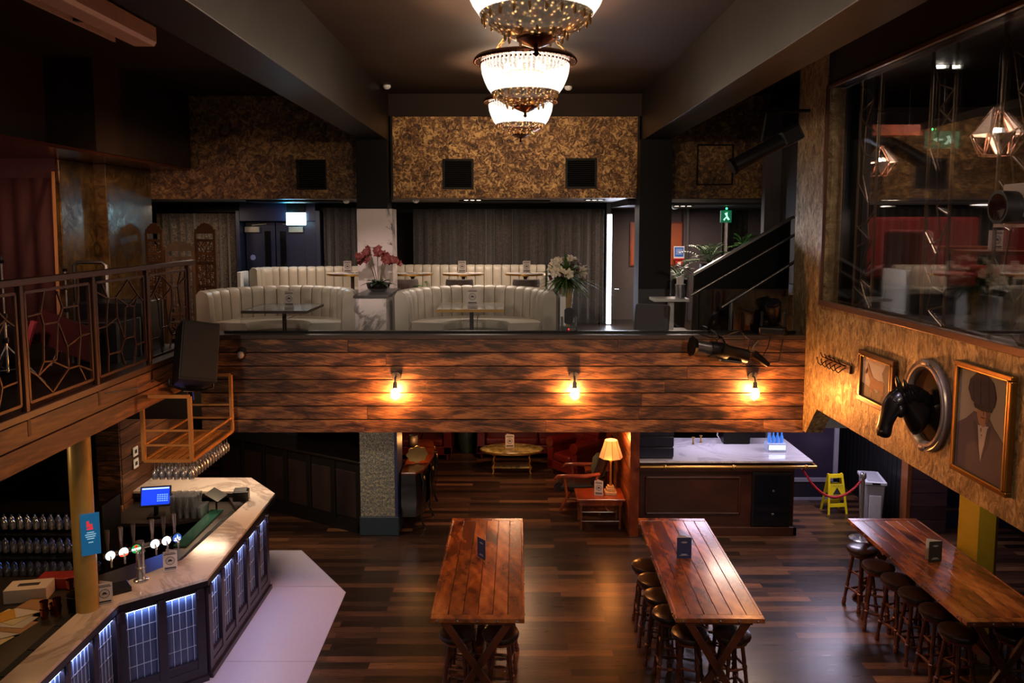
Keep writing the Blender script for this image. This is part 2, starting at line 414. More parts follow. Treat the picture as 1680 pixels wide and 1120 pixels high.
# left stage balcony
st(B().box(-9.3, -3.93, -1, 9.9, 2.86, 3.26).out('floor', BLACK))
b = plank_rows(B(), -1.0, 9.62, 2.85, 3.235, 2, lambda b, a, c, d, e, o: b.box(-3.93, -3.86+o, a, c, d, e), 5)
st(b.out('wall_stage_cladding', WOODS, bevel=.003))
st(B().box(-4.0, -3.845, -1, 9.62, 3.24, 3.30).out('trim_6', flat('stage_edge', '4d2f22', .4, .1), bevel=.005))
st(B().box(-9.3, -4.0, -1, 9.9, 3.26, 3.28).out('floor', flat('stage_floor', '15100e', .5)))
# bulkhead over the stage and gold piers, red wall
st(B().box(-9.3, -4.92, 9.43, 12.2, 5.66, 6.75).out('wall_stage_bulkhead', CEIL))
st(B().box(-9.3, -5.5, 2, 9.43, 5.66, 6.75).out('wall_stage_bulkhead', CEIL))
COPPER = flat('copper_soffit', '6a3526', .22, .8, var=.3)
st(B().box(-9.3, -4.94, 2, 12.2, 5.62, 5.66).out('trim_7', COPPER))
GP = gold_plaster('gold_pier', '3a2812', '5c4322', '7d6034', 6, .3, .3, .15)
st(B().box(-6.6, -5.55, 10.85, 12.2, 2.96, 5.62).out('pillar', GP, bevel=.01))
st(B().box(-6.6, -5.72, 10.03, 10.85, 2.96, 5.62).out('pillar', GP, bevel=.01))
b = B()
for i, (a, c) in enumerate(((-9.2, -6.72), (-6.64, -5.8))):
    b.grid(lambda u, v, a=a, c=c: (a+(c-a)*u, 10.0+.02*math.sin(u*22), 3.28+v*2.1), 40, 2)
st(b.out('wall_stage_back', REDWALL, smooth=True, solid=.02))
st(B().box(-9.2, -5.75, 10.0, 10.05, 5.38, 5.62).out('trim_8', REDWALL))
st(B().box(-9.3, -5.75, 10.08, 10.12, 3.28, 5.62).out('wall_stage_rear', BLACK))
# balcony rear wall and lobby
st(B().box(-9.3, 1.75, 14.6, 14.75, 2.96, 5.2).out('wall_balcony_rear', DKWALL))
st(B().box(1.75, 3.3, 15.2, 15.35, 2.96, 5.2).out('wall_lobby', GREYW))
st(B().box(1.75, 1.83, 14.4, 15.2, 2.96, 5.2).out('wall_lobby_return', GREYW))
st(B().box(3.3, 9.3, 15.0, 15.15, 2.96, 6.75).out('wall_lobby_side', PURW))
st(B().box(1.83, 9.3, 12.35, 15.2, 5.1, 5.2).out('ceiling', flat('lobby_ceiling', '2a2422', .6)))
st(B().box(2.42, 4.06, 12.33, 12.38, 5.14, 5.2).out('trim_9', STEEL))
# raised tier behind the booths
st(B().box(-5.4, 1.05, 12.25, 14.55, 2.96, 3.26).out('floor', flat('tier_floor', '2a1c14', .4)))
# right hand mezzanine wall with the long internal window
b = B(); b.prism([(1.0, 2.62), (9.18, 2.6), (9.5, 2.23), (10.1, 2.23), (10.1, 6.75), (9.2, 6.75), (9.2, 3.87), (1.0, 3.87)], 3.65, 3.86, 'x')
st(b.out('wall_mezzanine', GOLDS))
st(B().box(3.66, 3.86, 1, 9.2, 6.36, 6.75).out('wall_mezzanine_head', CEIL))
FRM = flat('window_frame_bronze', '6d4c3c', .35, .6)
b = B(); b.box(3.62, 3.68, 1, 9.2, 3.85, 3.91); b.box(3.63, 3.67, 9.17, 9.21, 3.85, 6.38); b.box(3.63, 3.67, 1, 9.2, 6.34, 6.38)
st(b.out('window_frame', FRM, bevel=.004))
st(B().box(3.72, 3.735, 1, 9.19, 3.9, 6.36).out('window_1', GLASSW))
st(B().box(3.86, 9.3, 1, 12.2, 2.64, 3.78).out('floor', flat('mezzanine_floor', '1b1311', .5)))
st(B().box(3.86, 9.3, 12.0, 12.15, 3.78, 6.75).out('wall_mezzanine_back', flat('mezz_wall', '4b4342', .7, var=.15)))
st(B().box(5.35, 6.0, 11.9, 12.0, 4.9, 6.2).out('wall_mezzanine_feature', GOLDD))
st(B().box(8.1, 9.3, 11.85, 12.0, 4.7, 6.1).out('wall_mezzanine_feature', flat('orange_panel', '8a4a1c', .5)))
st(B().box(4.1, 4.18, 9.2, 12.0, 3.78, 6.75).out('wall_mezzanine_end', flat('mezz_wall2', '2c2726', .7)))
st(B().box(3.86, 9.3, 2, 12.0, 6.55, 6.6).out('ceiling', BLACK))
# soffit under the mezzanine and a textured drop
st(B().box(3.86, 4.5, 9.45, 10.9, 2.3, 2.62).out('wall_mezzanine_drop', flat('mottled_soffit', '6a6576', .5, var=.4, scale=14)))
# lower level walls right
st(B().box(6.15, 6.25, 11.95, 14.4, 0, 2.3).out('wall_entrance_black', flat('black_boards', '131214', .45, var=.3)))
b = B()
for i in range(16): b.box(6.135, 6.15, 12.0+i*.15, 12.13+i*.15, 0, 2.3)
st(b.out('wall_entrance_boards', flat('black_boards', '131214', .45, var=.3), bevel=.004))
PLUM = wood('plum_planks', [(.3, '2c1c22'), (.6, '4a333b'), (.8, '5f444a')], (.5, 1, 4), .5)
b = B(); h = .215
for i in range(11): b.box(6.2, 6.78, 11.82, 12.0, i*h+.004, (i+1)*h-.004)
st(b.out('wall_pier_planks', PLUM, bevel=.004))
st(B().box(6.14, 6.2, 11.8, 12.0, 0, 2.4).out('trim_10', flat('copper_corner', '9c5c34', .35, .5)))
# glazed entrance door and wall
st(B().box(4.45, 9.3, 14.4, 14.5, 0, 2.3).out('wall_entrance', PURW))
FR2 = flat('pale_door_frame', '8d8791', .4, .3)
b = B(); b.box(4.45, 4.52, 13.3, 13.4, .1, 2.3); b.box(5.62, 5.70, 13.3, 13.4, .0, 2.3); b.box(4.45, 5.7, 13.3, 13.4, .33, .40); b.box(4.45, 5.7, 13.3, 13.4, 0, .05)
st(b.out('door_frame', FR2, bevel=.004))
st(B().box(4.5, 5.65, 13.33, 13.36, .4, 2.3).out('door_1', flat('door_plum_glass', '2a2230', .2)))
st(B().box(4.5, 5.65, 13.32, 13.37, .05, .33).out('trim_11', flat('door_kick', '1d1a22', .4)))
# raised step at far right with lit nosing
st(B().box(6.8, 9.3, 12.1, 14.4, 0, .27).out('floor', flat('step_blue', '232a4a', .35)))
st(B().box(6.8, 9.3, 12.08, 12.14, .27, .31).out('trim_12', STEEL))
# mezzanine yellow column, warm ceiling band
YEL = flat('yellow_column', 'b08a1c', .5, var=.1)
b = B(); b.prism([(5.28, 8.95), (5.42, 8.78), (5.62, 8.78), (5.76, 8.95), (5.62, 9.1), (5.42, 9.1)], 0, 2.64); st(b.out('pillar', YEL, bevel=.004))
# stage support column by the bar (cream-gold, round)
b = B(); b.cyl((-4.06, 7.2, 0), (-4.06, 7.2, 2.86), .1, seg=32); st(b.out('pillar', flat('gold_column', 'b8954e', .38, .1), smooth=True))
# timber clad wall at the left of the bar
b = plank_rows(B(), 10.3, 12.6, 0, 2.86, 14, lambda b, a, c, d, e, o: b.box(-5.3, -5.24-o, a, c, d, e), 11, (1.2, 2.5))
st(b.out('wall_bar_side', WOODS, bevel=.003))
b = plank_rows(B(), -5.56, -5.25, 0, 2.86, 14, lambda b, a, c, d, e, o: b.box(a, c, 10.26+o, 10.3, d, e), 12)
st(b.out('wall_bar_pier', WOODF, bevel=.003))
st(B().box(-5.6, -5.3, 10.3, 12.6, 0, 2.86).out('wall_bar_core', BLACK))
st(B().box(-7.4, -7.3, 1.5, 12.6, 0, 2.86).out('wall_back_bar', flat('back_bar_wall', '1a100c', .6)))
# timber end wall of lounge (warm lit) by the reception counter
b = plank_rows(B(), 11.75, 14.6, 0, 2.3, 11, lambda b, a, c, d, e, o: b.box(1.83-o, 1.9, a, c, d, e), 14, (1.2, 2.5))
st(b.out('wall_lounge_side', wood('lounge_planks', [(.3, '3a1a0c'), (.6, '7a3e1c'), (.8, 'a25a2a')], (1, .45, 5), .4), bevel=.003))
st(B().box(1.83, 1.97, 11.7, 11.78, 0, 2.3).out('trim_13', REDW))
st(B().box(-1.0, 1.0, 16.7, 16.8, 0, 2.3).out('wall_lounge_back', flat('lounge_back', '1d100c', .6)))

# ---------------------------------------------------------------- camera, world
cam = bpy.data.cameras.new('camera'); cam.sensor_width = 36; cam.lens = 1285/1680*36
co = bpy.data.objects.new('camera', cam); COL.objects.link(co); co.location = (0, 0, 4.78)
P = math.radians(5.5); co.rotation_euler = (PI/2-P, 0, 0)
cam.shift_y = -(190-1285*math.tan(P))/1680; cam.shift_x = 2/1680
cam.clip_end = 100
S.camera = co
w = bpy.data.worlds.new('world'); S.world = w; w.use_nodes = True
w.node_tree.nodes['Background'].inputs[0].default_value = sr('ffe2d2'); w.node_tree.nodes['Background'].inputs[1].default_value = .14
S.view_settings.view_transform = 'Standard'; S.view_settings.look = 'None'; S.view_settings.gamma = 1; S.view_settings.exposure = .15
S.view_settings.use_curve_mapping = False
S.cycles.max_bounces = 7; S.cycles.transparent_max_bounces = 24
# ---------------------------------------------------------------- high tables and stools
def make_table(loc, rz, w, L, label):
    t = thing('high_table', label, 'table', loc, rz, 'high wooden tables')
    H = 1.05; n = 6; e = .085
    b = B(); bw = (w-.02)/n
    for i in range(n):
        x0 = -w/2+.01+i*bw; b.box(x0+.003, x0+bw-.003, -L/2+e+.002, L/2-e-.002, H-.036, H)
    b.box(-w/2+.02, w/2-.02, -L/2+.03, L/2-.03, H-.055, H-.034)
    b.out('tabletop', TABLEW, t, bevel=.003)
    for s in (-1, 1):
        b = B(); b.box(-w/2-.008, w/2+.008, s*(L/2-e/2)-e/2, s*(L/2-e/2)+e/2, H-.044, H+.002); b.out('end_board', TABLEW, t, bevel=.006)
        b = B(); b.box(s*(w/2-.002)-.012, s*(w/2-.002)+.012, -L/2+e, L/2-e, H-.05, H+.0015); b.out('edge_trim', TABLEW, t, bevel=.004)
    b = B(); b.box(-.04, .04, -L/2+.25, L/2-.25, .46, .56); b.out('stretcher_beam', LEGW, t, bevel=.004)
    for s in (-1, 1):
        y = s*(L/2-.07)
        for q in (-1, 1):
            b = B(); b.bar((q*(w/2-.12), y, H-.05), (-q*(w/2-.1), y, .0), .07, .038, up=(0, 1, 0))
            b.out('leg', LEGW, t, bevel=.005).location = (0, q*.02, 0)
        b = B(); b.box(-w/2+.1, w/2-.1, y-.04, y+.04, H-.075, H-.045); b.out('cross_brace', LEGW, t, bevel=.004)
    sp = [(-w/2+.06+i*(w-.12)/4, -L/2-.001) for i in range(5)]+[(s*(w/2+.008), -L/2+.15+i*(L-.3)/7) for s in (-1, 1) for i in range(8)]; src = None
    for x, y in sp:
        if src is None: src = B().ell((0, 0, 0), (.012, .012, .012), 10, 6).out('stud', STEEL, t, smooth=True); o = src
        else: o = src.copy(); COL.objects.link(o)
        o.location = (x, y, H-.024)
    return t
def leg_prof():
    return [(0, .024), (.06, .026), (.08, .018), (.10, .028), (.13, .017), (.30, .021), (.34, .029), (.36, .018), (.39, .027), (.42, .018), (.62, .020), (.66, .027), (.69, .018), (.74, .022), (.80, .02), (1.0, .02)]
def make_stool(label):
    t = thing('bar_stool', label, 'bar stool', (0, 0, 0), 0, 'round leather bar stools')
    B().lathe([(0, .70), (.155, .70), (.165, .71), (.18, .722), (.186, .745), (.178, .768), (.15, .782), (.08, .787), (0, .788)], seg=28).out('seat', LEATHER, t, smooth=True)
    B().lathe([(0, .665), (.135, .665), (.150, .675), (.150, .70), (0, .70)], seg=28).out('seat_ring', LEGW, t, smooth=True)
    pts = []
    for k in range(4):
        a = PI/4+k*PI/2; top = Vector((.10*math.cos(a), .10*math.sin(a), .675)); bot = Vector((.19*math.cos(a), .19*math.sin(a), 0)); pts.append((top, bot))
        pr = leg_prof(); b = B(); b.tube([bot.lerp(top, f) for f, r in pr], [r for f, r in pr], 10); b.out('leg', LEGW, t, smooth=True)
    for z, r in ((.20, .013), (.42, .011)):
        for k in range(4):
            A = pts[k][1].lerp(pts[k][0], z/.675); C = pts[(k+1) % 4][1].lerp(pts[(k+1) % 4][0], (z+.03*(k % 2))/.675); A = pts[k][1].lerp(pts[k][0], (z+.03*(k % 2))/.675)
            m = A.lerp(C, .5); b = B(); b.tube([A, A.lerp(C, .3), m, A.lerp(C, .7), C], [r*.8, r, r*1.45, r, r*.8], 8); b.out('stretcher', LEGW, t, smooth=True)
    return t
make_table((-.308, 8.43, 0), math.radians(-.5), .885, 2.58, 'high dark wood table on the left, planked top with one navy menu')
make_table((2.026, 8.43, 0), math.radians(-1.2), .835, 2.58, 'high wood table in the middle, orange brown top, pointing at the marble reception counter')
make_table((4.75, 8.40, 0), 0, .86, 2.64, 'high wood table on the right under the portrait, charcoal menu on its top')
first = make_stool('x'); used = False
def stool(x, y, rz, label):
    global used
    if not used: used = True; first.location = (x, y, 0); first.rotation_euler = (0, 0, rz); first['label'] = label
    else: dup(first, (x, y, 0), rz, label)
ordn = ['nearest', 'second nearest', 'third nearest', 'fourth nearest', 'fifth nearest', 'farthest']
def row(xs, ys, side, tb):
    for i, (x, y) in enumerate(zip(xs, ys)):
        stool(x, y, random.uniform(-.4, .4), f'dark leather stool, {side} side of {tb} high table, {ordn[i] if y < max(ys)-.01 else "farthest"} of its row')
row([-.53, -.53, -.53, -.53], [7.44, 7.88, 8.36, 8.86], 'left', 'left'); row([-.10, -.1, -.1, -.1], [7.44, 7.88, 8.36, 8.86], 'right', 'left')
row([1.78, 1.66, 1.635, 1.63, 1.62], [7.43, 7.83, 8.22, 8.60, 8.98], 'left', 'middle'); row([2.2, 2.24, 2.24, 2.24], [7.43, 7.86, 8.36, 8.86], 'right', 'middle')
row([4.46, 4.48, 4.45, 4.42, 4.37, 4.40], [7.46, 7.87, 8.25, 8.60, 8.97, 9.46], 'left', 'right'); row([5.0, 5.0, 5.0, 5.0], [7.42, 7.9, 8.4, 8.9], 'right', 'right')

# folded menus
def emblem(b, y, z, r, s=1):
    """ring emblem with a small cap shape, drawn with thin plates on a plane y=const"""
    n = 20
    for rr, w in ((r, .12), (r*.72, .07)):
        for k in range(n):
            a0, a1 = 2*PI*k/n, 2*PI*(k+1)/n
            b.prism([(rr*math.cos(a0), z+rr*math.sin(a0)), (rr*(1-w)*math.cos(a0), z+rr*(1-w)*math.sin(a0)), (rr*(1-w)*math.cos(a1), z+rr*(1-w)*math.sin(a1)), (rr*math.cos(a1), z+rr*math.sin(a1))], y, y-.0006, 'y')
    b.prism([(-r*.5, z-r*.12), (-r*.3, z+r*.3), (r*.1, z+r*.38), (r*.42, z+r*.12), (r*.5, z-r*.12)], y, y-.0006, 'y')
    b.box(-r*.55, r*.55, y-.0006, y, z-r*.25, z-r*.17)
def make_menu(name, label, loc, rz, card, w, h, style, group=None):
    t = thing(name, label, 'menu', loc, rz, group)
    B().obx((0, 0, h/2), (w, .002, h), (0, 0, 0)).out('front_leaf', card, t)
    B().obx((w*.32*0+w/2-.0+(-w/2)*math.cos(.62), -(-w/2)*math.sin(.62), h/2), (w, .002, h), (0, 0, -.62)).out('back_leaf', PAPER, t)
    b = B()
    if style == 'navy':
        for z, ww in ((.80, .16), (.765, .22), (.735, .12), (.2, .2), (.17, .16), (.14, .3)): b.box(-w*ww, w*ww, -.0016, -.001, h*z, h*(z+.014))
        b.out('print', flat('silver_print', 'b8b4ae', .4), t)
    else:
        emblem(b, -.001, h*.52, w*.33); b.box(-w*.42, w*.42, -.0016, -.001, h*.82, h*.86); b.box(-w*.36, w*.36, -.0016, -.001, h*.89, h*.92); b.box(-w*.4, w*.4, -.0016, -.001, h*.13, h*.2); b.box(-w*.4, w*.4, -.0016, -.001, h*.07, h*.1)
        b.out('print', INK, t)
    return t
make_menu('menu', 'navy folded menu standing on the left high table', (-.33, 8.50, 1.053), math.radians(-52), CARDB, .155, .23, 'navy')
make_menu('menu', 'navy folded menu standing on the middle high table', (1.95, 8.50, 1.053), 0, CARDB, .165, .24, 'navy')
make_menu('menu', 'charcoal folded menu standing on the right high table', (4.72, 8.40, 1.053), math.radians(8), CARDG, .16, .24, 'navy')

# ---------------------------------------------------------------- the main bar
outer = [(-5.24, 11.14), (-3.79, 11.14), (-3.24, 10.46), (-3.17, 7.87), (-3.83, 7.33), (-3.80, 4.2)]
inner = [(-4.14, 4.2), (-4.12, 7.25), (-4.02, 7.72), (-3.62, 8.32), (-3.52, 10.2), (-3.85, 10.55), (-5.24, 10.55)]
bar = thing('bar_counter', 'angled bar counter with marble top and glowing ribbed panels', 'bar counter', (-3.5, 8, 0))
b = B().prism(outer+inner, 1.085, 1.12); b.out('marble_top', MARBC, bar, world=True, bevel=.004)
b = B().prism([(x+.006 if i > 1 else x, y) for i, (x, y) in enumerate(outer)]+inner, 1.03, 1.085); b.out('top_edge', flat('bar_edge', '1a1418', .35), bar, world=True)
bo = [(-5.2, 11.0), (-3.86, 11.0), (-3.32, 10.4), (-3.235, 9.93), (-3.235, 7.92), (-3.88, 7.38), (-3.88, 4.2)]
bo = [(-5.2, 10.9), (-3.9, 10.9), (-3.235, 9.95), (-3.235, 7.90), (-3.89, 7.36), (-3.89, 4.2)]
bi = [(-4.1, 4.2), (-4.1, 7.3), (-3.5, 8.0), (-3.5, 9.85), (-4.0, 10.7), (-5.2, 10.7)]
b = B().prism(bo+bi, .0, 1.03); b.out('body', flat('bar_body', '241c24', .4, var=.2), bar, world=True)
RIB = flat('ribbed_glass', '3a4666', .22, var=.1, coat=.3); LEAD = flat('lead_line', 'b4bcd4', .4, .1)
LEDM = emis('led_strip', 'bcd0ff', 14)
def bar_face(p0, p1, n, edge):
    """p0->p1 run of the front; outward normal to the right of travel"""
    p0, p1 = Vector((*p0, 0)), Vector((*p1, 0)); d = (p1-p0); L = d.length; d.normalize(); nrm = Vector((d.y, -d.x, 0)); cell = L/n
    F = lambda s, o, z: p0+d*s+nrm*o+Vector((0, 0, z))
    ang = math.atan2(d.y, d.x)
    fr = B()
    for i in range(n+1):
        c = F(min(max(i*cell, .045), L-.045), .028, .53); fr.obx(c, (.09, .055, .94), (0, 0, ang))
        c = F(min(max(i*cell, .045), L-.045), .05, .97); fr.obx(c, (.06, .05, .1), (0, 0, ang))
    fr.obx(F(L/2, .02, .08), (L, .07, .16), (0, 0, ang)); fr.obx(F(L/2, .03, .03), (L+.02, .1, .06), (0, 0, ang)); fr.obx(F(L/2, .02, .2), (L, .05, .09), (0, 0, ang)); fr.obx(F(L/2, .012, 1.0), (L, .03, .06), (0, 0, ang))
    fr.out('frame', DARKF, bar, world=True, bevel=.004)
    for i in range(n):
        s0, s1 = i*cell+.045, (i+1)*cell-.045; w = s1-s0
        pb = B(); ld = B(); nc = max(4, round(w/.062)); cw = w/nc
        rows = [.25, .40, .62, .80, .97]
        for c in range(nc):
            off = .0
            for z0, z1 in zip(rows, rows[1:]):
                m = 5
                for q in range(m):   # ribbed (half-round) strip
                    a0, a1 = q/m, (q+1)/m
                    o0, o1 = .006*math.sin(PI*a0), .006*math.sin(PI*a1)
                    x0, x1 = s0+(c+a0*.9+.05)*cw, s0+(c+a1*.9+.05)*cw
                    pb.quad(F(x0, .003+o0, z0), F(x1, .003+o1, z0), F(x1, .003+o1, z1-.008), F(x0, .003+o0, z1-.008))
        pb.out('ribbed_panel', RIB, bar, world=True, smooth=True)
        for c in range(nc+1): ld.obx(F(s0+c*cw, .004, .61), (.006, .008, .73), (0, 0, ang))
        for z in rows[1:-1]: ld.obx(F((s0+s1)/2, .005, z+.01*((i*7) % 3-1)), (w, .008, .006), (0, 0, ang))
        ld.out('leading', LEAD, bar, world=True)
        B().obx(F((s0+s1)/2, .018, .972), (w, .012, .008), (0, 0, ang)).out('led_strip', LEDM, bar, world=True)
        c = F((s0+s1)/2, .032, .966)
        light('led_light', 'AREA', c, .42, 'b4c8ff', w, target=c+Vector((0, 0, -1))-nrm*.18, sy=.02)
DARKF = flat('bar_frame_paint', '2a222b', .35, var=.2)
bar_face((-3.235, 7.90), (-3.235, 9.95), 5, 1)
bar_face((-3.89, 7.36), (-3.235, 7.90), 2, 1)
bar_face((-3.89, 4.6), (-3.89, 7.36), 6, 1)
# inside the bar: worktop, drip mats, lower glass shelf
wt = tag(B().prism([(-4.6, 4.2), (-4.6, 7.3), (-4.55, 8.2), (-4.0, 8.9), (-3.98, 10.0), (-4.4, 9.75), (-5.2, 9.75), (-5.2, 10.55), (-3.85, 10.55), (-3.52, 10.2), (-3.62, 8.32), (-4.02, 7.72), (-4.12, 7.25), (-4.14, 4.2)], .93, .97).out('steel_worktop', flat('dull_steel', '4a443e', .35, .6)), 'dull steel worktop running along the inside of the bar', 'worktop')
MAT = flat('rubber_mat', '0c0b0b', .8)
for i in range(8):
    y = 4.4+i*.42; tag(B().obx((-4.26, y, .9765), (.2, .41, .012)).out('bar_mat', MAT, bevel=.003), 'black rubber bar mat in the row along the near bar edge', 'bar mat', 'black rubber mats along the near bar')
for i in range(5):
    y = 8.55+i*.36; tag(B().obx((-3.70+.01*i, y, .9765), (.19, .35, .012), (0, 0, 0)).out('bar_mat', MAT, bevel=.003), 'black rubber bar mat in the row behind the beer taps', 'bar mat', 'black rubber mats along the far bar')
tag(B().box(-4.02, -3.86, 9.0, 10.2, .975, .99).out('glass_shelf', flat('green_glass', '2f5a4c', .08, spec=.8)), 'greenish glass strip inside the bar beside the black mats', 'shelf')
# inner under counter cabinets
tag(B().box(-5.2, -4.25, 10.2, 10.5, 0, .92).out('under_counter_fridge', BLK2, bevel=.01), 'black under-counter unit at the far end inside the bar', 'cabinet')
# till
t = thing('till_monitor', 'touchscreen till glowing blue at the far end of the bar', 'till', (-4.66, 9.98, .97), math.radians(12))
B().box(-.1, .1, -.08, .1, 0, .03).out('base', BLK2, t, bevel=.005)
B().cyl((0, 0, .03), (0, .02, .16), .03).out('neck', BLK2, t, smooth=True)
R = Matrix.Translation((0, 0, .27))@Euler((math.radians(-20), 0, 0)).to_matrix().to_4x4()
b = B(); b.box(-.19, .19, 0, .035, -.125, .14); b.bm.transform(R); b.out('case', BLK2, t, bevel=.008)
b = B(); b.box(-.172, .172, -.002, 0, -.1, .122); b.bm.transform(R); scr = b.out('screen', emis('screen_blue', '0838d8', 1.3), t)
b = B(); b.box(-.165, .165, -.004, -.002, .1, .117)
b.bm.transform(R); b.out('menu_bar', emis('screen_bar', 'b8d4ff', 1.5), scr)
b = B()
for i in range(5):
    for j in range(4): b.box(.02+i*.028, .04+i*.028, -.004, -.002, -.06+j*.026, -.046+j*.026)
b.bm.transform(R); b.out('keypad', emis('screen_keys', '6fa0ff', 1.3), scr)
light('till_glow', 'AREA', (-4.6, 9.85, 1.26), .6, '3f7cff', .25, rot=(PI/2+.3, 0, PI))
# receipt printer and posts at right corner of bar
t = thing('receipt_printer', 'black receipt printer at the far corner of the bar counter', 'printer', (-3.62, 10.22, 1.12), .2)
B().box(-.1, .1, -.09, .09, 0, .13).out('body', BLK2, t, bevel=.01); B().obx((0, -.03, .14), (.16, .1, .02), (.3, 0, 0)).out('lid', BLKM, t, bevel=.004)
t = thing('card_terminal', 'flat black screen on an arm beside the receipt printer', 'screen', (-3.95, 10.2, .97), -.5)
B().cyl((0, 0, 0), (0, 0, .2), .012).out('arm', BLKM, t); B().obx((0, 0, .22), (.26, .17, .015), (.35, .25, 0)).out('screen', BLK2, t, bevel=.004)
# pint glasses
def glass_prof(kind):
    if kind == 'pint': return [(0, 0), (.03, 0), (.034, .05), (.043, .145), (.0405, .145), (.032, .05), (.028, .008), (0, .008)]
    if kind == 'wine': return [(0, 0), (.032, 0), (.032, .003), (.006, .008), (.004, .07), (.006, .082), (.03, .11), (.034, .15), (.029, .19), (.027, .19), (.032, .15), (.028, .112), (0, .088)]
    return [(0, 0), (.032, 0), (.036, .09), (.034, .09), (.030, .008), (0, .008)]
def glasses(name, kind, spots, label, cat, group, flip=False, mat=None, seg=12):
    src = None
    for p in spots:
        if src is None:
            src = B().lathe(glass_prof(kind), seg=seg).out(name, mat or GLS, smooth=True); tag(src, label, cat, group); o = src
        else: o = src.copy(); COL.objects.link(o)
        o.location = p
        if flip: o.rotation_euler = (PI, 0, 0)
light('pint_shelf_light', 'AREA', (-4.2, 10.2, 1.75), 1.6, 'ffd8a8', .4, target=(-4.2, 10.4, 1.0), sy=.2)
glasses('pint_glass', 'pint', [(-4.42+i*.09, 9.95+j*.09, .97) for i in range(5) for j in range(3)]+[(-4.42+i*.09, 9.95+j*.09, 1.116) for i in range(4) for j in range(3)], 'clear pint glass stacked beside the blue till screen', 'glass', 'pint glasses by the till')
# beer font: chrome column with T bar and six taps
t = thing('beer_font', 'chrome beer font with six lit tap badges in a row', 'beer tap', (-3.83, 7.80, 1.12))
B().lathe([(0, 0), (.075, 0), (.075, .012), (.05, .02), (.042, .03), (.042, .14), (.052, .15), (.042, .16), (.042, .30), (.055, .31), (.045, .33), (.045, .42), (.0, .43)], seg=24).out('column', CHROME, t, smooth=True)
d = Vector((.55, .52, 0)).normalized(); nr = Vector((d.y, -d.x, 0))
B().tube([-d*.34+Vector((0, 0, .36)), d*.39+Vector((0, 0, .36))], .026, 14).out('cross_bar', CHROME, t, smooth=True)
badge = ['e8f0ff', 'f4e6dc', '1e7a3c', 'eef4ff', 'f0f4ff', '2a4a8c']
for i, s in enumerate((-.30, -.175, -.055, .13, .245, .355)):
    c = d*s+Vector((0, 0, .37))
    tp = B(); tp.tube([c+nr*.02, c+nr*.07+Vector((0, 0, .0)), c+nr*.1-Vector((0, 0, .03)), c+nr*.1-Vector((0, 0, .1))], [.012, .012, .011, .009], 10); tp = tp.out('tap_spout', CHROME, t, smooth=True)
    b = B(); b.tube([c+Vector((0, 0, .02)), c+Vector((0, 0, .1))], .013, 10); b.tube([c+Vector((0, 0, .1)), c+Vector((0, 0, .12)), c+Vector((0, 0, .25))], [.012, .017, .024], 10)
    b.out('tap_handle', [STEEL, CHROME][i % 2], t, smooth=True)
    f = c+nr*.065+Vector((0, 0, .01))
    b = B(); b.cyl(f-nr*.015, f+nr*.004, .05, seg=28); bd = b.out('badge_rim', BLKM, t)
    b = B(); b.cyl(f+nr*.004, f+nr*.008, .045, seg=28); b.out('badge', emis('badge_%s' % badge[i], badge[i], 3.0 if i not in (2, 5) else 1.6), t)
    M4 = Matrix((( -nr.y, nr.x*0, nr.x, 0), (nr.x, 0, nr.y, 0), (0, 1, 0, 0), (0, 0, 0, 1)))
    M4 = Matrix.Translation(f+nr*.009)@Matrix(((d.x, 0, nr.x, 0), (d.y, 0, nr.y, 0), (0, 1, 0, 0), (0, 0, 0, 1)))
    def plate(polys, nm, mat):
        q = B()
        for pl in polys: q.prism(pl, 0, .002)
        q.bm.transform(M4); q.out(nm, mat, t)
    if i == 2:
        plate([[(-.044, -.012), (.044, -.012), (.044, .008), (-.044, .008)]], 'badge_band', emis('band_white', 'ffffff', 1.5))
        star = [(.024*(1 if k % 2 == 0 else .42)*math.sin(k*PI/5), .024+.024*(1 if k % 2 == 0 else .42)*math.cos(k*PI/5)) for k in range(10)]
        plate([star], 'badge_star', emis('star_red', 'd01818', 1.6))
    elif i == 5:
        plate([[(-.036, -.02), (-.01, -.03), (.02, -.03), (.036, -.018), (.02, -.012), (-.02, -.012)], [(-.006, -.008), (.004, .036), (.014, -.008)], [(-.03, .0), (-.012, .006), (-.012, -.004)], [(.018, .0), (.032, .006), (.03, -.004)]], 'badge_print', emis('badge_white', 'e8f4ff', 2.2))
    elif i == 1:
        plate([[(-.046, -.018), (.046, -.018), (.034, -.036), (0, -.046), (-.034, -.036)]], 'badge_print', emis('badge_red', 'd84a30', 1.5))
    else:
        plate([[(-.03, -.004), (.03, -.004), (.03, .006), (-.03, .006)]], 'badge_print', emis('badge_grey', '9fb4d8', 1.6))
# blue sign panel by the column
t = thing('promo_sign', 'upright blue promotional panel with a red mark beside the gold column', 'sign', (-3.94, 7.10, 1.70), math.radians(30))
B().box(-.08, .08, 0, .015, 0, .40).out('panel', emis('sign_blue', '155a86', .55), t, bevel=.003)
b = B(); b.box(-.03, -.006, -.002, 0, .27, .33); b.box(-.006, .02, -.002, 0, .25, .30); b.box(-.03, .024, -.002, 0, .245, .262); b.out('red_mark', emis('mark_red', 'c8323c', .7), t)
b = B()
for z, ww in ((.215, .03), (.195, .045), (.175, .04), (.155, .03), (.12, .02)): b.box(-ww, ww, -.002, 0, z, z+.008)
b.out('print', emis('sign_print', '9cc8dc', .6), t)
B().bar((-.03, .01, .2), (-.09, .08, .2), .02, .03).out('bracket', BLKM, t)
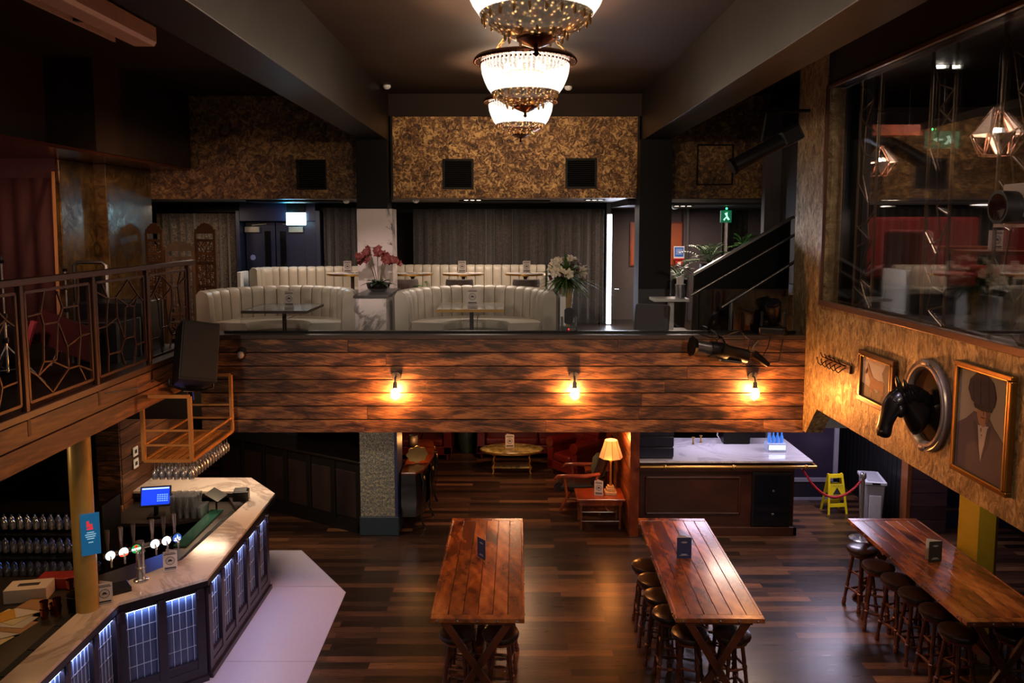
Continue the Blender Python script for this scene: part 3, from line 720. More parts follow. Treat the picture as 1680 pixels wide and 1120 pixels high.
# card holders on the bar
make_menu('table_card', 'white card with a ring emblem standing on the bar by the gold column', (-3.93, 7.27, 1.123), math.radians(25), PAPER, .14, .22, 'emblem')
make_menu('table_card', 'white card with a ring emblem on the bar at the right of the taps', (-3.62, 8.02, 1.123), math.radians(20), PAPER, .14, .22, 'emblem')
t = thing('drip_caddy', 'black caddy unit behind the card at the near end of the taps', 'caddy', (-4.0, 7.55, .97), math.radians(38))
B().box(-.16, .16, -.1, .1, 0, .2).out('box', BLK2, t, bevel=.01); B().box(-.05, .02, -.105, -.1, .06, .14).out('socket', BLKM, t)
# left clutter: straws tubs, papers, box, bottles, red tubs
t = thing('till_paper_box', 'white cardboard box on the left back counter', 'box', (-4.98, 7.78, .95), .2); B().box(-.2, .2, -.12, .12, 0, .14).out('box', PAPER, t, bevel=.004); B().box(-.1, .1, -.03, .03, .14, .143).out('slot', INK, t)
tag(B().obx((-4.82, 8.05, 1.01), (.4, .2, .12), (0, 0, .1)).out('crisp_carton', flat('red_carton', '8c1e16', .5), bevel=.01), 'red carton behind the white box on the left counter', 'carton')
rp = random.Random(4)
papcol = [PAPER, flat('cream_paper', 'd8c49a', .6), flat('yellow_paper', 'c8962c', .6), PAPER, flat('brown_paper', 'a87c50', .6)]
plab = ['white printed sheet on top of the papers', 'cream sheet in the papers', 'yellow packet in the papers', 'white lower sheet in the papers', 'tan sheet in the papers']
for i in range(10):
    x, y = -4.82+rp.uniform(-.10, .12), 6.85+i*.078; pc = papcol[i % 5]
    tag(B().obx((x, y, .953+.004*i), (.34, .22, .003), (0, 0, rp.uniform(-.5, .9))).out('paper_sheet', pc), 'loose paper sheet lying in the pile on the left end of the bar worktop', 'paper', 'papers piled on the left worktop')
wp = tag(B().box(-5.6, -4.605, 4.2, 8.25, .90, .95).out('back_worktop', flat('dull_steel', '4a443e', .35, .6)), 'steel preparation top at the lower left corner', 'worktop')
COPP = flat('copper_cup', 'b0653e', .2, 1, bump=0)
for i, (x, y, z) in enumerate([(-4.54, 7.30, .97), (-4.45, 7.36, .97), (-4.52, 7.42, .97), (-4.54, 7.30, 1.05), (-4.45, 7.36, 1.05), (-4.52, 7.72, .97), (-4.43, 7.76, .97), (-4.52, 7.72, 1.07), (-4.43, 7.76, 1.07)]):
    o = B().lathe([(0, 0), (.03, 0), (.04, .1), (.037, .1), (.028, .006), (0, .006)], c=(0, 0, 0), seg=16).out('copper_cup', COPP, smooth=True); o.location = (x, y, z); tag(o, 'copper cup in the cluster at the foot of the gold column', 'cup', 'copper cups by the gold column')
tag(B().lathe([(0, 0), (.11, 0), (.13, .16), (.12, .16), (.1, .01), (0, .01)], seg=20).out('ice_bucket', BLK2, smooth=True, loc=(-4.30, 7.50, .975)), 'black tub with cups beside the foot of the gold column', 'tub')
# back bar shelving with hanging stemware
for k, z in enumerate((1.60, 1.33, 1.06)):
    tag(B().box(-6.6, -4.55-.0, 8.4, 8.75, z+.005, z+.03).out('glass_shelf', BLKM), ['top', 'middle', 'bottom'][k]+' dark shelf holding glasses behind the gold column', 'shelf')
    n = 16
    glasses('stemmed_glass', 'wine', [(-6.0+i*.088, 8.46+j*.12, z-.0+.003) for i in range(n) for j in range(2)], 'stemmed glass hanging upside down from the %s dark shelf' % ['top', 'middle', 'bottom'][k], 'glass', 'glasses hanging under the %s shelf' % ['top', 'middle', 'bottom'][k], flip=True, seg=10)
t = thing('shelf_frame', 'dark upright frame carrying the glass shelves', 'shelf frame', (-5.6, 8.6, 0)); 
for x in (-6.6, -4.53): B().box(x-.02, x+.02, 8.38, 8.78, 0, 1.7).out('upright', BLKM, t, world=True)
# power socket plate pair on the timber wall
t = thing('wall_socket', 'pair of white sockets on the timber wall beside the bar', 'socket', (-5.23, 10.65, 1.42))
for z in (0, .17): B().box(0, .012, -.07, .07, z, z+.13).out('plate', WHITE, t, bevel=.003)
for z in (0, .17): B().box(.012, .016, -.03, .03, z+.04, z+.09).out('switch', INK, t)

# ---------------------------------------------------------------- hanging glass rack
t = thing('hanging_glass_rack', 'pine and steel rack with open frames hanging over the bar', 'rack', (-3.67, 8.85, 2.26))
def rail(p, q, nm='rail', w=.035): B().bar(p, q, w, w).out(nm, PINE, t, world=True, bevel=.003)
X0, X1, Z0, Z1 = -3.93, -3.42, 2.27, 2.97
for y in (8.2, 9.42):
    rail((X0, y, Z0), (X0, y, Z1), 'post', .04); rail((X1, y, Z0), (X1, y, Z1), 'post', .04)
    rail((X0, y, Z1), (X1, y, Z1)); rail((X0, y, Z0), (X1, y, Z0))
    for z in (Z0+.17, Z0+.33): rail((X0, y, z), (X1, y, z), w=.022)
for x in (X0, X1):
    rail((x, 8.2, Z0), (x, 9.42, Z0)); 
    for z in (Z0+.17,): rail((x, 8.2, z), (x, 9.42, z), w=.022)
b = B()
for i in range(6): b.box(X0+.03+i*.078, X0+.095+i*.078, 8.2, 9.42, Z0-.015, Z0+.003)
b.out('shelf_slats', PINE, t, world=True, bevel=.002)
b = B()
for i in range(7): b.box(X0+.02+i*.079, X0+.028+i*.079, 8.22, 9.40, Z0-.035, Z0-.015)
b.out('glass_runners', STEEL, t, world=True)
glasses('wine_glass', 'wine', [(X0+.07+i*.079, 8.28+j*.082, Z0-.037) for i in range(6) for j in range(14)], 'wine glass hanging upside down from the pine rack', 'glass', 'wine glasses hanging under the pine rack', flip=True)

# ---------------------------------------------------------------- dark panelled counter at rear left
t = thing('panelled_counter', 'long dark panelled counter running diagonally under the balcony', 'counter', (-3.4, 12.6, 0))
a, c = Vector((-5.1, 13.5, 0)), Vector((-2.36, 11.87, 0)); d = (c-a).normalized(); nr = Vector((d.y, -d.x, 0)); L = (c-a).length; ang = math.atan2(d.y, d.x)
F = lambda s, o, z: a+d*s+nr*o+Vector((0, 0, z))
XE = -2.33
B().prism([(a.x, a.y), (XE, a.y+(XE-a.x)*d.y/d.x), (XE, a.y+(XE-a.x)*d.y/d.x+.5), (a.x, a.y+.5)], 0, 1.12).out('body', flat('counter_black', '0f0c0b', .4), t, world=True)
B().prism([(a.x, a.y-.1), (XE, a.y+(XE-a.x)*d.y/d.x-.1), (XE, a.y+(XE-a.x)*d.y/d.x+.6), (a.x, a.y+.6)], 1.12, 1.16).out('top', flat('counter_top_black', '1a1512', .2), t, world=True, bevel=.008)
B().obx(F(L/2, .03, .07), (L, .06, .16), (0, 0, ang)).out('plinth', flat('counter_black', '0f0c0b', .4), t, world=True)
n = 6
for i in range(n):
    s = (i+.5)*L/n
    B().obx(F(s, .012, .58), (L/n-.12, .012, .74), (0, 0, ang)).out('panel', DARKW, t, world=True, bevel=.006)
for i in range(n+1):
    B().obx(F(i*L/n, .018, .6), (.09, .03, 1.0), (0, 0, ang)).out('stile', flat('counter_black', '0f0c0b', .4), t, world=True, bevel=.006)
tag(B().box(-5.2, -3.95, 14.12, 14.2, 0, 2.28).out('blue_back_panel', flat('teal_panel', '12222e', .5)), 'dark teal panel behind the diagonal counter', 'panel')

# ---------------------------------------------------------------- lounge under balcony
# bombe sideboard
t = thing('bombe_sideboard', 'black curved sideboard against the wallpapered pillar', 'sideboard', (-1.72, 12.9, 0), 0)
def bombe(z): return 1+.10*math.sin(PI*min(1, max(0, (z-.15)/.75)))
rings = []
base = [(0, -.95), (.22, -.95), (.31, -.8), (.36, -.5), (.40, 0), (.36, .5), (.31, .8), (.22, .95), (0, .95)]
for k in range(9):
    z = .22+k*.085; f = bombe(z); rings.append([(x*f, y*(1+(f-1)*.4), z) for x, y in base])
B().loft(rings).out('carcass', flat('black_lacquer', '0e0b0a', .22, coat=.5), t, smooth=True)
B().loft([[(x*1.06, y*1.02, z) for x, y in base] for z in (.90, .935)]).out('top', REDW, t, bevel=.008)
for i, (x, y) in enumerate(((.30, -.84), (.39, -.35), (.39, .35), (.30, .84))):
    b = B(); b.tube([(x, y, .9), (x+.045, y, .75), (x+.02, y, .5), (x-.02, y, .25), (x+.01, y, .1), (x+.05, y, .0)], [.03, .035, .024, .02, .016, .02], 10); b.out('leg', flat('black_lacquer', '0e0b0a', .22, coat=.5), t, smooth=True)
    b = B(); b.ell((x+.05, y, .8), (.02, .025, .05)); b.out('mount', BRASS, t, smooth=True)
for y in (-.45, 0, .45): B().obx((.415, y, .55), (.012, .36, .5)).out('door', flat('black_lacquer2', '130f0d', .25, coat=.5), t, bevel=.006)
t = thing('gilded_tray', 'scalloped gold tray leaning on the black sideboard and catching light', 'tray', (-1.52, 12.42, .935), math.radians(18))
b = B(); pts = [( (.17+.012*math.cos(8*a))*math.cos(a), .15+(.13+.012*math.cos(8*a))*math.sin(a)) for a in [2*PI*k/48 for k in range(48)]]
b.prism(pts, 0, .012, 'y'); b.out('plate', flat('gilt', 'b89a5e', .4, .4), t)
t = thing('sideboard_lamp', 'small dark lamp glowing behind the gold tray', 'lamp', (-1.62, 12.75, .935))
B().lathe([(0, 0), (.07, 0), (.07, .02), (.02, .04), (.02, .18), (0, .18)], seg=16).out('base', BLKM, t, smooth=True)
B().lathe([(.09, .18), (.07, .38)], seg=20).out('lamp_shade', flat('dark_shade', '1c120e', .6), t, smooth=True, solid=.003)
B().ell((0, 0, .26), .03).out('bulb', emis('bulb_warm', 'ffb060', 20), t, smooth=True)
light('sideboard_lamp_light', 'POINT', (-1.56, 12.58, 1.3), 2.5, 'ffb060', .05)
# oval coffee table
t = thing('oval_coffee_table', 'oval onyx coffee table with brass rim in the lounge', 'coffee table', (.02, 14.95, 0))
ONYX = gold_plaster('onyx', '5a4a26', 'a08a4c', 'c8b67a', 5, .2, 0, .02)
B().lathe([(0, .42), (.60, .42), (.62, .43), (.62, .45), (.6, .462), (0, .462)], seg=40, sy=.55).out('tabletop', ONYX, t, smooth=True)
B().lathe([(.61, .40), (.63, .41), (.63, .44), (.61, .43)], seg=40, sy=.55).out('rim', BRASS, t, smooth=True)
for sx in (-1, 1):
    for sy in (-1, 1):
        b = B(); b.tube([(sx*.36, sy*.17, .41), (sx*.33, sy*.15, .34), (sx*.36, sy*.16, .28), (sx*.33, sy*.15, .2), (sx*.37, sy*.17, .12), (sx*.35, sy*.16, .05), (sx*.37, sy*.17, 0)], [.03, .02, .035, .018, .028, .02, .022], 10); b.out('leg', BRASS, t, smooth=True)
B().box(-.37, .37, -.17, .17, .10, .135).out('lower_shelf', ONYX, t, bevel=.008)
make_menu('table_card', 'white emblem card standing on the oval coffee table', (-.02, 14.95, .463), .1, PAPER, .17, .26, 'emblem')
# chesterfield sofas
def sofa(loc, rz, L, label, name='leather_sofa'):
    t = thing(name, label, 'sofa', loc, rz, None)
    B().box(-L/2, L/2, -.4, .4, .12, .3).out('base', REDL, t, bevel=.02)
    n = max(1, round(L/.75)); w = (L-.36)/n
    for i in range(n): B().box(-L/2+.18+i*w+.006, -L/2+.18+(i+1)*w-.006, -.42, .2, .3, .46).out('seat_cushion', REDL, t, bevel=.05, seg=3)
    B().tube([(-L/2+.05, .3, .8), (L/2-.05, .3, .8)], .11, 14).out('back_roll', REDL, t, smooth=True)
    b = B(); b.box(-L/2+.08, L/2-.08, .2, .38, .3, .8)
    b.out('backrest', REDL, t, bevel=.03)
    b = B()
    for r in range(2):
        for k in range(int(L/.2)): b.ell((-L/2+.2+k*.2+(r*.1), .195, .5+r*.14), (.014, .008, .014), 8, 6)
    b.out('button', LEATHER, t, smooth=True)
    for s in (-1, 1):
        b = B(); b.box(s*(L/2-.09)-.08, s*(L/2-.09)+.08, -.4, .38, .12, .62); b.tube([(s*(L/2-.09), -.42, .64), (s*(L/2-.09), .38, .64)], .105, 14); b.out('arm', REDL, t, bevel=.01)
        for y in (-.34, .34): B().lathe([(0, 0), (.025, 0), (.04, .12), (0, .12)], c=(s*(L/2-.1), y, 0), seg=12).out('leg', LEGW, t, smooth=True)
    return t
sofa((.3, 16.1, 0), 0, 2.0, 'wine leather buttoned sofa behind the oval coffee table')
sofa((-1.85, 16.0, 0), .0, 1.3, 'wine leather sofa left of the oval coffee table, beyond the sideboard')
t = sofa((1.28, 14.75, 0), -.9, .85, 'wine leather armchair with carved arms at the right of the oval table', 'leather_armchair')
tag(B().lathe([(0, 0), (.14, 0), (.17, .18), (.18, .4), (.15, .52), (.13, .52), (0, .5)], seg=20).out('green_urn', flat('green_ceramic', '2c3a30', .3), smooth=True, loc=(-.95, 16.3, 0)), 'dark green urn between the two wine sofas', 'urn')
# recliner chair (bentwood arms)
t = thing('recliner_chair', 'dark leather lounge chair with polished bentwood arms', 'armchair', (1.22, 12.95, 0), math.radians(-15))
B().obx((-.05, 0, .42), (.62, .52, .14), (0, -.12, 0)).out('seat', LEATHER, t, bevel=.05, seg=3)
B().obx((.33, 0, .78), (.15, .5, .72), (0, .35, 0)).out('backrest', LEATHER, t, bevel=.05, seg=3)
B().tube([(-.36, -.24, .40), (-.36, .24, .40)], .085, 14).out('front_roll', LEATHER, t, smooth=True)
for s in (-1, 1):
    b = B(); b.tube([(.35, s*.33, .72), (.1, s*.34, .66), (-.2, s*.34, .64), (-.36, s*.34, .62), (-.42, s*.34, .56)], [.028, .035, .034, .034, .02], 10); b.out('arm', REDW, t, smooth=True)
    b = B(); b.tube([(-.25, s*.33, .62), (-.2, s*.33, .3), (-.32, s*.33, .03)], .024, 10); b.tube([(.3, s*.33, .68), (.2, s*.33, .3), (.35, s*.33, .03)], .024, 10); b.out('leg', REDW, t, smooth=True)
tag(B().loft([[(.0+math.cos(a)*r*.5, math.sin(a)*r*.8, z) for a in [2*PI*k/16 for k in range(16)]] for z, r in ((0, .22), (.1, .26), (.28, .2), (.36, .08))]).out('olive_cushion', flat('olive_cushion', '4c4a32', .8), smooth=True, loc=(1.50, 13.05, .55)), 'olive green cushion on the dark leather lounge chair', 'cushion')
# lamp table with lamp and card
t = thing('lamp_table', 'low red-brown wooden side table with stretchers', 'side table', (1.42, 12.22, 0))
B().box(-.38, .38, -.27, .27, .46, .5).out('tabletop', REDW, t, bevel=.008)
B().box(-.34, .34, -.23, .23, .38, .46).out('apron', REDW, t, bevel=.004)
for sx in (-1, 1):
    for sy in (-1, 1):
        b = B(); b.tube([(sx*.31, sy*.2, .4), (sx*.31, sy*.2, .3), (sx*.31, sy*.2, .22), (sx*.31, sy*.2, .12), (sx*.31, sy*.2, 0)], [.028, .018, .03, .018, .025], 10); b.out('leg', LEGW, t, smooth=True)
for sy in (-1, 1): B().tube([(-.31, sy*.2, .12), (.31, sy*.2, .12)], .014, 8).out('stretcher', LEGW, t, smooth=True)
for sx in (-1, 1): B().tube([(sx*.31, -.2, .14), (sx*.31, .2, .14)], .014, 8).out('stretcher', LEGW, t, smooth=True)
t = thing('table_lamp', 'lit table lamp with cream panelled shade on the side table', 'lamp', (1.60, 12.22, .5))
b = B(); b.box(-.09, .09, -.09, .09, 0, .05); b.box(-.07, .07, -.07, .07, .05, .10); b.box(-.05, .05, -.05, .05, .10, .14); b.out('base', flat('lamp_stone', 'c0a070', .35), t, bevel=.006)
B().lathe([(0, .14), (.03, .14), (.018, .2), (.015, .5), (.03, .54), (.012, .58), (.012, .66), (0, .66)], seg=16).out('stem', BRASS, t, smooth=True)
tm = NT('lit_shade'); tm.set(Base_Color='e8c8a0', Roughness=.7, Transmission_Weight=0.0)
g = tm.n('ShaderNodeTexGradient'); tmb = tm.t.nodes
tm.set(Emission_Color='ffb877', Emission_Strength=.35)
tl = tm.n('ShaderNodeBsdfTranslucent'); tl.inputs[0].default_value = sr('ffd8a8'); mxs = tm.n('ShaderNodeMixShader'); mxs.inputs[0].default_value = .5; tm.l(tm.b.outputs[0], mxs.inputs[1]); tm.l(tl.outputs[0], mxs.inputs[2]); tm.l(mxs.outputs[0], tm.o.inputs[0])
b = B(); b.lathe([(.19, .60), (.165, .68), (.13, .78), (.10, .88)], seg=8); sh = b.out('lamp_shade', tm.m, t, solid=.003)
b = B()
for k in range(8):
    a = 2*PI*k/8; b.tube([(.193*math.cos(a), .193*math.sin(a), .60), (.167*math.cos(a), .167*math.sin(a), .68), (.132*math.cos(a), .132*math.sin(a), .78), (.102*math.cos(a), .102*math.sin(a), .88)], .004, 6)
b.out('shade_rib', flat('shade_rib', '7c5530', .5), sh, smooth=True)
B().ell((0, 0, .75), .035).out('bulb', emis('bulb_white', 'ffe2b8', 30), t, smooth=True)
light('table_lamp_light', 'POINT', (1.60, 12.22, 1.42), 9, 'ff9a48', .06)
light('table_lamp_light', 'POINT', (1.55, 12.0, 1.05), 3, 'ff9a48', .06)
make_menu('table_card', 'white and red leaflet standing beside the table lamp', (1.40, 12.12, .503), -.3, PAPER, .14, .24, 'emblem')
t = thing('side_cable', 'loose pale cable loop hanging behind the side table', 'cable', (1.66, 12.55, 0)); B().tube([(.1*math.cos(a), 0, .2+.12*math.sin(a)) for a in [k*PI/10 for k in range(17)]], .005, 6).out('cable', WHITE, t, smooth=True)
# carved wooden chair back (harp shape)
t = thing('wooden_chair', 'carved honey-coloured wooden chair behind the table lamp', 'chair', (1.55, 13.75, 0), math.radians(-90))
B().box(-.22, .22, -.22, .22, .42, .46).out('seat', REDW, t, bevel=.008)
b = B(); b.prism([(-.19, .46), (.19, .46), (.24, .98), (.12, 1.08), (.0, 1.04), (-.12, 1.08), (-.24, .98)], .19, .23, 'y'); b.out('backrest', REDW, t, bevel=.006)
for sx in (-1, 1):
    for sy in (-1, 1): B().cyl((sx*.18, sy*.18, 0), (sx*.18, sy*.18, .42), .02, seg=8).out('leg', REDW, t, smooth=True)

# ---------------------------------------------------------------- reception counter
t = thing('reception_counter', 'dark red-brown panelled counter with white marble top and brass rail', 'counter', (3.2, 12.3, 0))
b = B(); b.box(1.97, 4.38, 11.78, 13.0, .06, 1.17); b.out('body', BARW, t, world=True)
b = B(); b.box(1.97, 4.42, 11.72, 11.78, 0, .14); b.box(4.36, 4.42, 11.72, 13.0, 0, .14); b.out('plinth', BARW, t, world=True, bevel=.01)
b = B(); b.box(2.08, 3.55, 11.75, 11.775, .90, .93); b.box(2.08, 3.55, 11.75, 11.775, .33, .36); b.box(2.08, 2.11, 11.75, 11.775, .33, .93); b.box(3.52, 3.55, 11.75, 11.775, .33, .93); b.out('panel_moulding', BARW, t, world=True, bevel=.008)
b = B(); b.box(1.97, 4.62, 11.68, 13.0, 1.17, 1.2); b.out('marble_top', marble('reception_marble', 'b4aeb0', '969199', .9, .12), t, world=True, bevel=.004)
b = B(); b.tube([(1.97, 11.64, 1.12), (4.66, 11.64, 1.12)], .022, 12); b.tube([(4.66, 11.64, 1.12), (4.66, 12.95, 1.12)], .022, 12); b.out('brass_rail', BRASS, t, world=True, smooth=True)
b = B()
for x in (2.35, 3.4, 4.5): b.tube([(x, 11.64, 1.12), (x, 11.70, 1.08), (x, 11.78, 1.06)], .014, 8); b.ell((x, 11.64, 1.12), .034)
b.out('rail_bracket', BRASS, t, world=True, smooth=True)
t = thing('counter_fridge', 'black glass-door fridge built into the end of the reception counter', 'fridge', (4.02, 11.72, 0))
b = B(); b.box(-.30, .30, .0, .055, .16, 1.0); b.out('body', BLK2, t, bevel=.004)
B().box(-.27, .27, -.012, 0, .19, .97).out('door', flat('fridge_glass', '0b0f16', .1), t, bevel=.003)
for z in (.35, .72): B().ell((.02, -.014, z), (.02, .006, .02)).out('knob', STEEL, t, smooth=True)
t = thing('card_payment_stand', 'blue and white lit dispenser on the reception counter', 'dispenser', (4.23, 12.25, 1.2))
B().box(-.15, .15, -.1, .1, 0, .13).out('base', flat('pale_plastic', 'a8b4cc', .4), t, bevel=.008)
B().box(-.13, .13, -.105, -.1, .04, .11).out('display', emis('display_white', 'cfe2ff', 2.2), t)
for i in range(4): B().lathe([(0, .13), (.025, .13), (.027, .22), (.012, .26), (.012, .3), (0, .3)], c=(-.1+i*.066, 0, 0), seg=12).out('bottle', emis('bottle_blue', '3c78d0', .5), t, smooth=True)
t = thing('slatted_shelf', 'dark blue slatted cabinet standing on the left of the reception counter', 'cabinet', (2.22, 12.0, 1.2))
B().box(-.24, .28, -.2, .1, 0, .95).out('case', flat('blue_black', '10121c', .35), t)
for k in range(5): B().box(-.25, .29, -.212, -.2, .03+k*.17, .175+k*.17).out('slat', flat('blue_black2', '1a1e2e', .35), t, bevel=.004)
for i, (x, y, s, c) in enumerate([(3.0, 12.6, .05, 'brass tap'), (3.15, 12.7, .04, 'x')]):
    tag(B().lathe([(0, 0), (.02, 0), (.012, .04), (.012, .1), (.03, .12), (0, .13)], seg=12).out('beer_tap', BRASS, smooth=True, loc=(x, y, 1.2)), ['small brass tap at the back of the reception counter', 'second smaller brass tap right of it on the reception counter'][i], 'tap')
t = thing('espresso_machine', 'dark machine with pipes at the rear of the reception counter', 'coffee machine', (3.72, 12.75, 1.2))
B().box(-.22, .22, -.15, .15, 0, .3).out('body', BLKM, t, bevel=.02); B().tube([(-.25, -.1, .05), (-.32, -.12, .15), (-.3, -.12, .28), (-.2, -.1, .3)], .012, 8).out('steam_pipe', CHROME, t, smooth=True)
# rope barrier and stanchion
t = thing('stanchion', 'polished chrome rope post on a round base', 'stanchion', (5.36, 11.60, 0))
B().lathe([(0, 0), (.17, 0), (.17, .015), (.14, .03), (.03, .05), (0, .05)], seg=28).out('base', CHROME, t, smooth=True)
B().cyl((0, 0, .04), (0, 0, .95), .028, seg=20).out('post', CHROME, t, smooth=True)
B().lathe([(0, .95), (.04, .95), (.045, .97), (.045, 1.03), (.03, 1.05), (0, 1.05)], seg=20).out('cap', CHROME, t, smooth=True)
A = Vector((4.47, 11.72, 1.08)); C = Vector((5.34, 11.60, .93))
pts = [A.lerp(C, k/24)-Vector((0, 0, .36*(1-(2*k/24-1)**2))) for k in range(25)]
t = thing('barrier_rope', 'red twisted barrier rope sagging from the counter to the chrome post', 'rope', A)
REDR = flat('red_rope', 'b01822', .6); b = B()
ptsf = [A.lerp(C, k/140)-Vector((0, 0, .36*(1-(2*k/140-1)**2))) for k in range(141)]
for ph in (0, 2*PI/3, 4*PI/3):
    b.tube([p+Vector((0, math.cos(ph+k*.6)*.009, math.sin(ph+k*.6)*.009)) for k, p in enumerate(ptsf)], .0115, 6)
b.out('rope', REDR, t, world=True, smooth=True)
for p in (A, C): B().ell(p, (.022, .022, .028)).out('hook_end', CHROME, t, world=True, smooth=True)
# wet floor sign
t = thing('wet_floor_sign', 'yellow caution floor sign folded against the grey bin', 'floor sign', (5.42, 12.75, 0), math.radians(6))
YP = flat('yellow_plastic', 'e0c410', .4)
for s, nm in ((-1, 'front_leaf'), (1, 'rear_leaf')):
    b = B(); tilt = s*.1
    for x in (-.14, .14): b.bar((x*1.12, s*.13, 0), (x*.8, s*.01, .66), .035, .02, (0, 1, 0))
    for z, h in ((.62, .06), (.40, .18), (.15, .06)):
        y = s*(.13-.12*z/.66); b.obx((0, y, z), (.27-.08*z, .018, h), (s*.18, 0, 0))
    lf = b.out(nm, YP, t, bevel=.003)
b = B(); b.prism([(-.07, .33), (.07, .33), (0, .45)], -.083, -.08, 'y'); b.out('warning_triangle', INK, t)
text_mesh('caution_text', 'CAUTION', .045, INK, t, Matrix.Translation((0, -.075, .475))@Matrix.Rotation(PI/2, 4, 'X'))
# slim grey bin
t = thing('slim_bin', 'slim grey plastic waste bin beside the black wall', 'bin', (5.80, 12.25, 0), math.radians(-12))
GP2 = flat('grey_plastic', '8c8c92', .45)
rings = [[(-.14*f, -.27*g, z), (.14*f, -.27*g, z), (.14*f, .27*g, z), (-.14*f, .27*g, z)] for z, f, g in ((0, .8, .85), (.35, .9, .93), (.72, 1, 1))]
B().loft(rings).out('bin_body', GP2, t, bevel=.02); B().box(-.16, .16, -.3, .3, .72, .77).out('rim', flat('grey_plastic_pale', 'b4b4ba', .4), t, bevel=.01)
B().box(-.11, .11, -.25, .25, .768, .774).out('opening', GP2, t)
B().box(-.06, .06, -.305, -.3, .73, .76).out('handle_slot', BLK2, t)
B().box(-.09, .09, -.285, -.27, .1, .55).out('rib_panel', flat('grey_plastic_pale', 'b4b4ba', .4), t, bevel=.01)
# ---------------------------------------------------------------- chandeliers
CRY = crystal('crystal_strands', 2.4); CRL = crystal_low('crystal_lower', 2.2)
CHB = flat('aged_bronze', '5b3522', .25, .9, var=.2)
def chandelier(label):
    t = thing('chandelier', label, 'chandelier', (0, 0, 0), 0, None)
    # local origin = rim centre
    prof = [(.385-.0, -.03), (.388, -.07), (.38, -.13), (.36, -.19), (.335, -.245), (.30, -.295)]
    B().lathe(prof, seg=64).out('crystal_bowl', CRY, t, smooth=True, solid=.01)
    low = [(.30, -.295), (.25, -.345), (.19, -.385), (.13, -.41), (.09, -.42)]
    B().lathe(low, seg=64).out('lower_bowl', CRL, t, smooth=True, solid=.008)
    src = None
    for n_, r_, z_ in ((22, .285, -.325), (12, .165, -.41)):   # drops hanging around the lower edge
        for k in range(n_):
            a = 2*PI*k/n_
            if src is None: src = B().ell((0, 0, 0), (.010, .010, .024), 6, 5).out('crystal_drop', flat('drop_crystal', 'c89a60', .1, .5, bump=0), t, smooth=True); o = src
            else: o = src.copy(); COL.objects.link(o)
            o.location = (r_*math.cos(a), r_*math.sin(a), z_)
    B().lathe([(.392, -.03), (.45, -.035), (.455, -.015), (.435, .01), (.40, .02), (.39, .0)], seg=64, closed=True).out('rim', CHB, t, smooth=True)
    b = B()
    for k in range(48):
        a = 2*PI*k/48; b.ell((.45*math.cos(a), .45*math.sin(a), -.03), .011, 6, 5)
    for k in range(60):
        a = 2*PI*k/60; b.ell((.394*math.cos(a), .394*math.sin(a), -.05), .010, 6, 5)
    b.out('rim_bead', CHB, t, smooth=True)
    B().lathe([(.10, -.415), (.105, -.43), (.07, -.45), (.03, -.465), (.012, -.47), (.012, -.49), (.02, -.50), (0, -.515)], seg=24).out('finial', CHB, t, smooth=True)
    zt = .44
    for k in range(4):   # chains to a small crown and rod
        a = PI/4+k*PI/2; p0 = Vector((.41*math.cos(a), .41*math.sin(a), .01)); p1 = Vector((.05*math.cos(a), .05*math.sin(a), zt-.05)); n = 12; b = B()
        dd = (p1-p0)/n; side = Vector((-math.sin(a), math.cos(a), 0))
        for j in range(n):
            c = p0+dd*(j+.5); u = dd.normalized(); v = side if j % 2 else u.cross(side)
            b.tube([c+u*(.026*math.cos(q))+v*(.010*math.sin(q)) for q in [2*PI*m/10 for m in range(10)]], .003, 5, closed=True)
        b.out('chain', BRASS, t, smooth=True)
    B().lathe([(0, zt-.07), (.05, zt-.06), (.06, zt-.03), (.03, zt), (.05, zt+.005), (.05, zt+.02), (0, zt+.02)], seg=20).out('canopy', CHB, t, smooth=True)
    b = B()
    for k in range(6):
        a = k*PI/3; b.ell((.16*math.cos(a), .16*math.sin(a), -.08), (.025, .025, .04), 10, 8)
    b.out('bulb', emis('chandelier_bulb', 'ffdcb0', 12), t, smooth=True)
    b = B(); b.lathe([(0, -.16), (.05, -.15), (.17, -.14), (.17, -.12), (.04, -.13), (.02, zt-.06), (0, zt-.06)], seg=20); b.out('inner_stem', BRASS, t, smooth=True)
    return t
ch = chandelier('nearest chandelier, crystal bowl cut off by the top of the photo'); ch.location = (.135, 4.28, 6.19)
ch2 = dup(ch, (.128, 7.1, 6.25), .2, 'middle chandelier, crystal bowl with bronze rim and chains'); ch3 = dup(ch, (.12, 9.76, 6.31), .5, 'farthest chandelier, smallest crystal bowl in front of the gold panel')
for y in (4.28, 7.1, 9.76):
    light('chandelier_lamp', 'POINT', (.13, y, 6.05), 230, 'ffe0c0', .2)
# smoke detectors and small ceiling heads
def detector(loc, label, down=1):
    t = thing('smoke_detector', label, 'smoke detector', loc)
    B().lathe([(0, 0), (.055, 0), (.055, -.025), (.03, -.05), (0, -.055)], seg=20).out('housing', WHITE, t, smooth=True); B().lathe([(.03, -.03), (.045, -.034), (.045, -.03)], seg=16).out('vent_ring', INK, t)
detector((.82, 11.4, 6.75), 'white smoke detector on the high ceiling right of the farthest chandelier')
detector((-1.75, 11.3, 6.75), 'small detector on the high ceiling by the left beam end')
detector((-1.55, 12.9, 5.2), 'white detector on the low soffit over the right booth')
detector((-2.75, 13.2, 5.2), 'white detector on the low soffit left of the marble pillar')
detector((2.75, 13.2, 5.1), 'white detector on the lobby ceiling beside the black pillar')
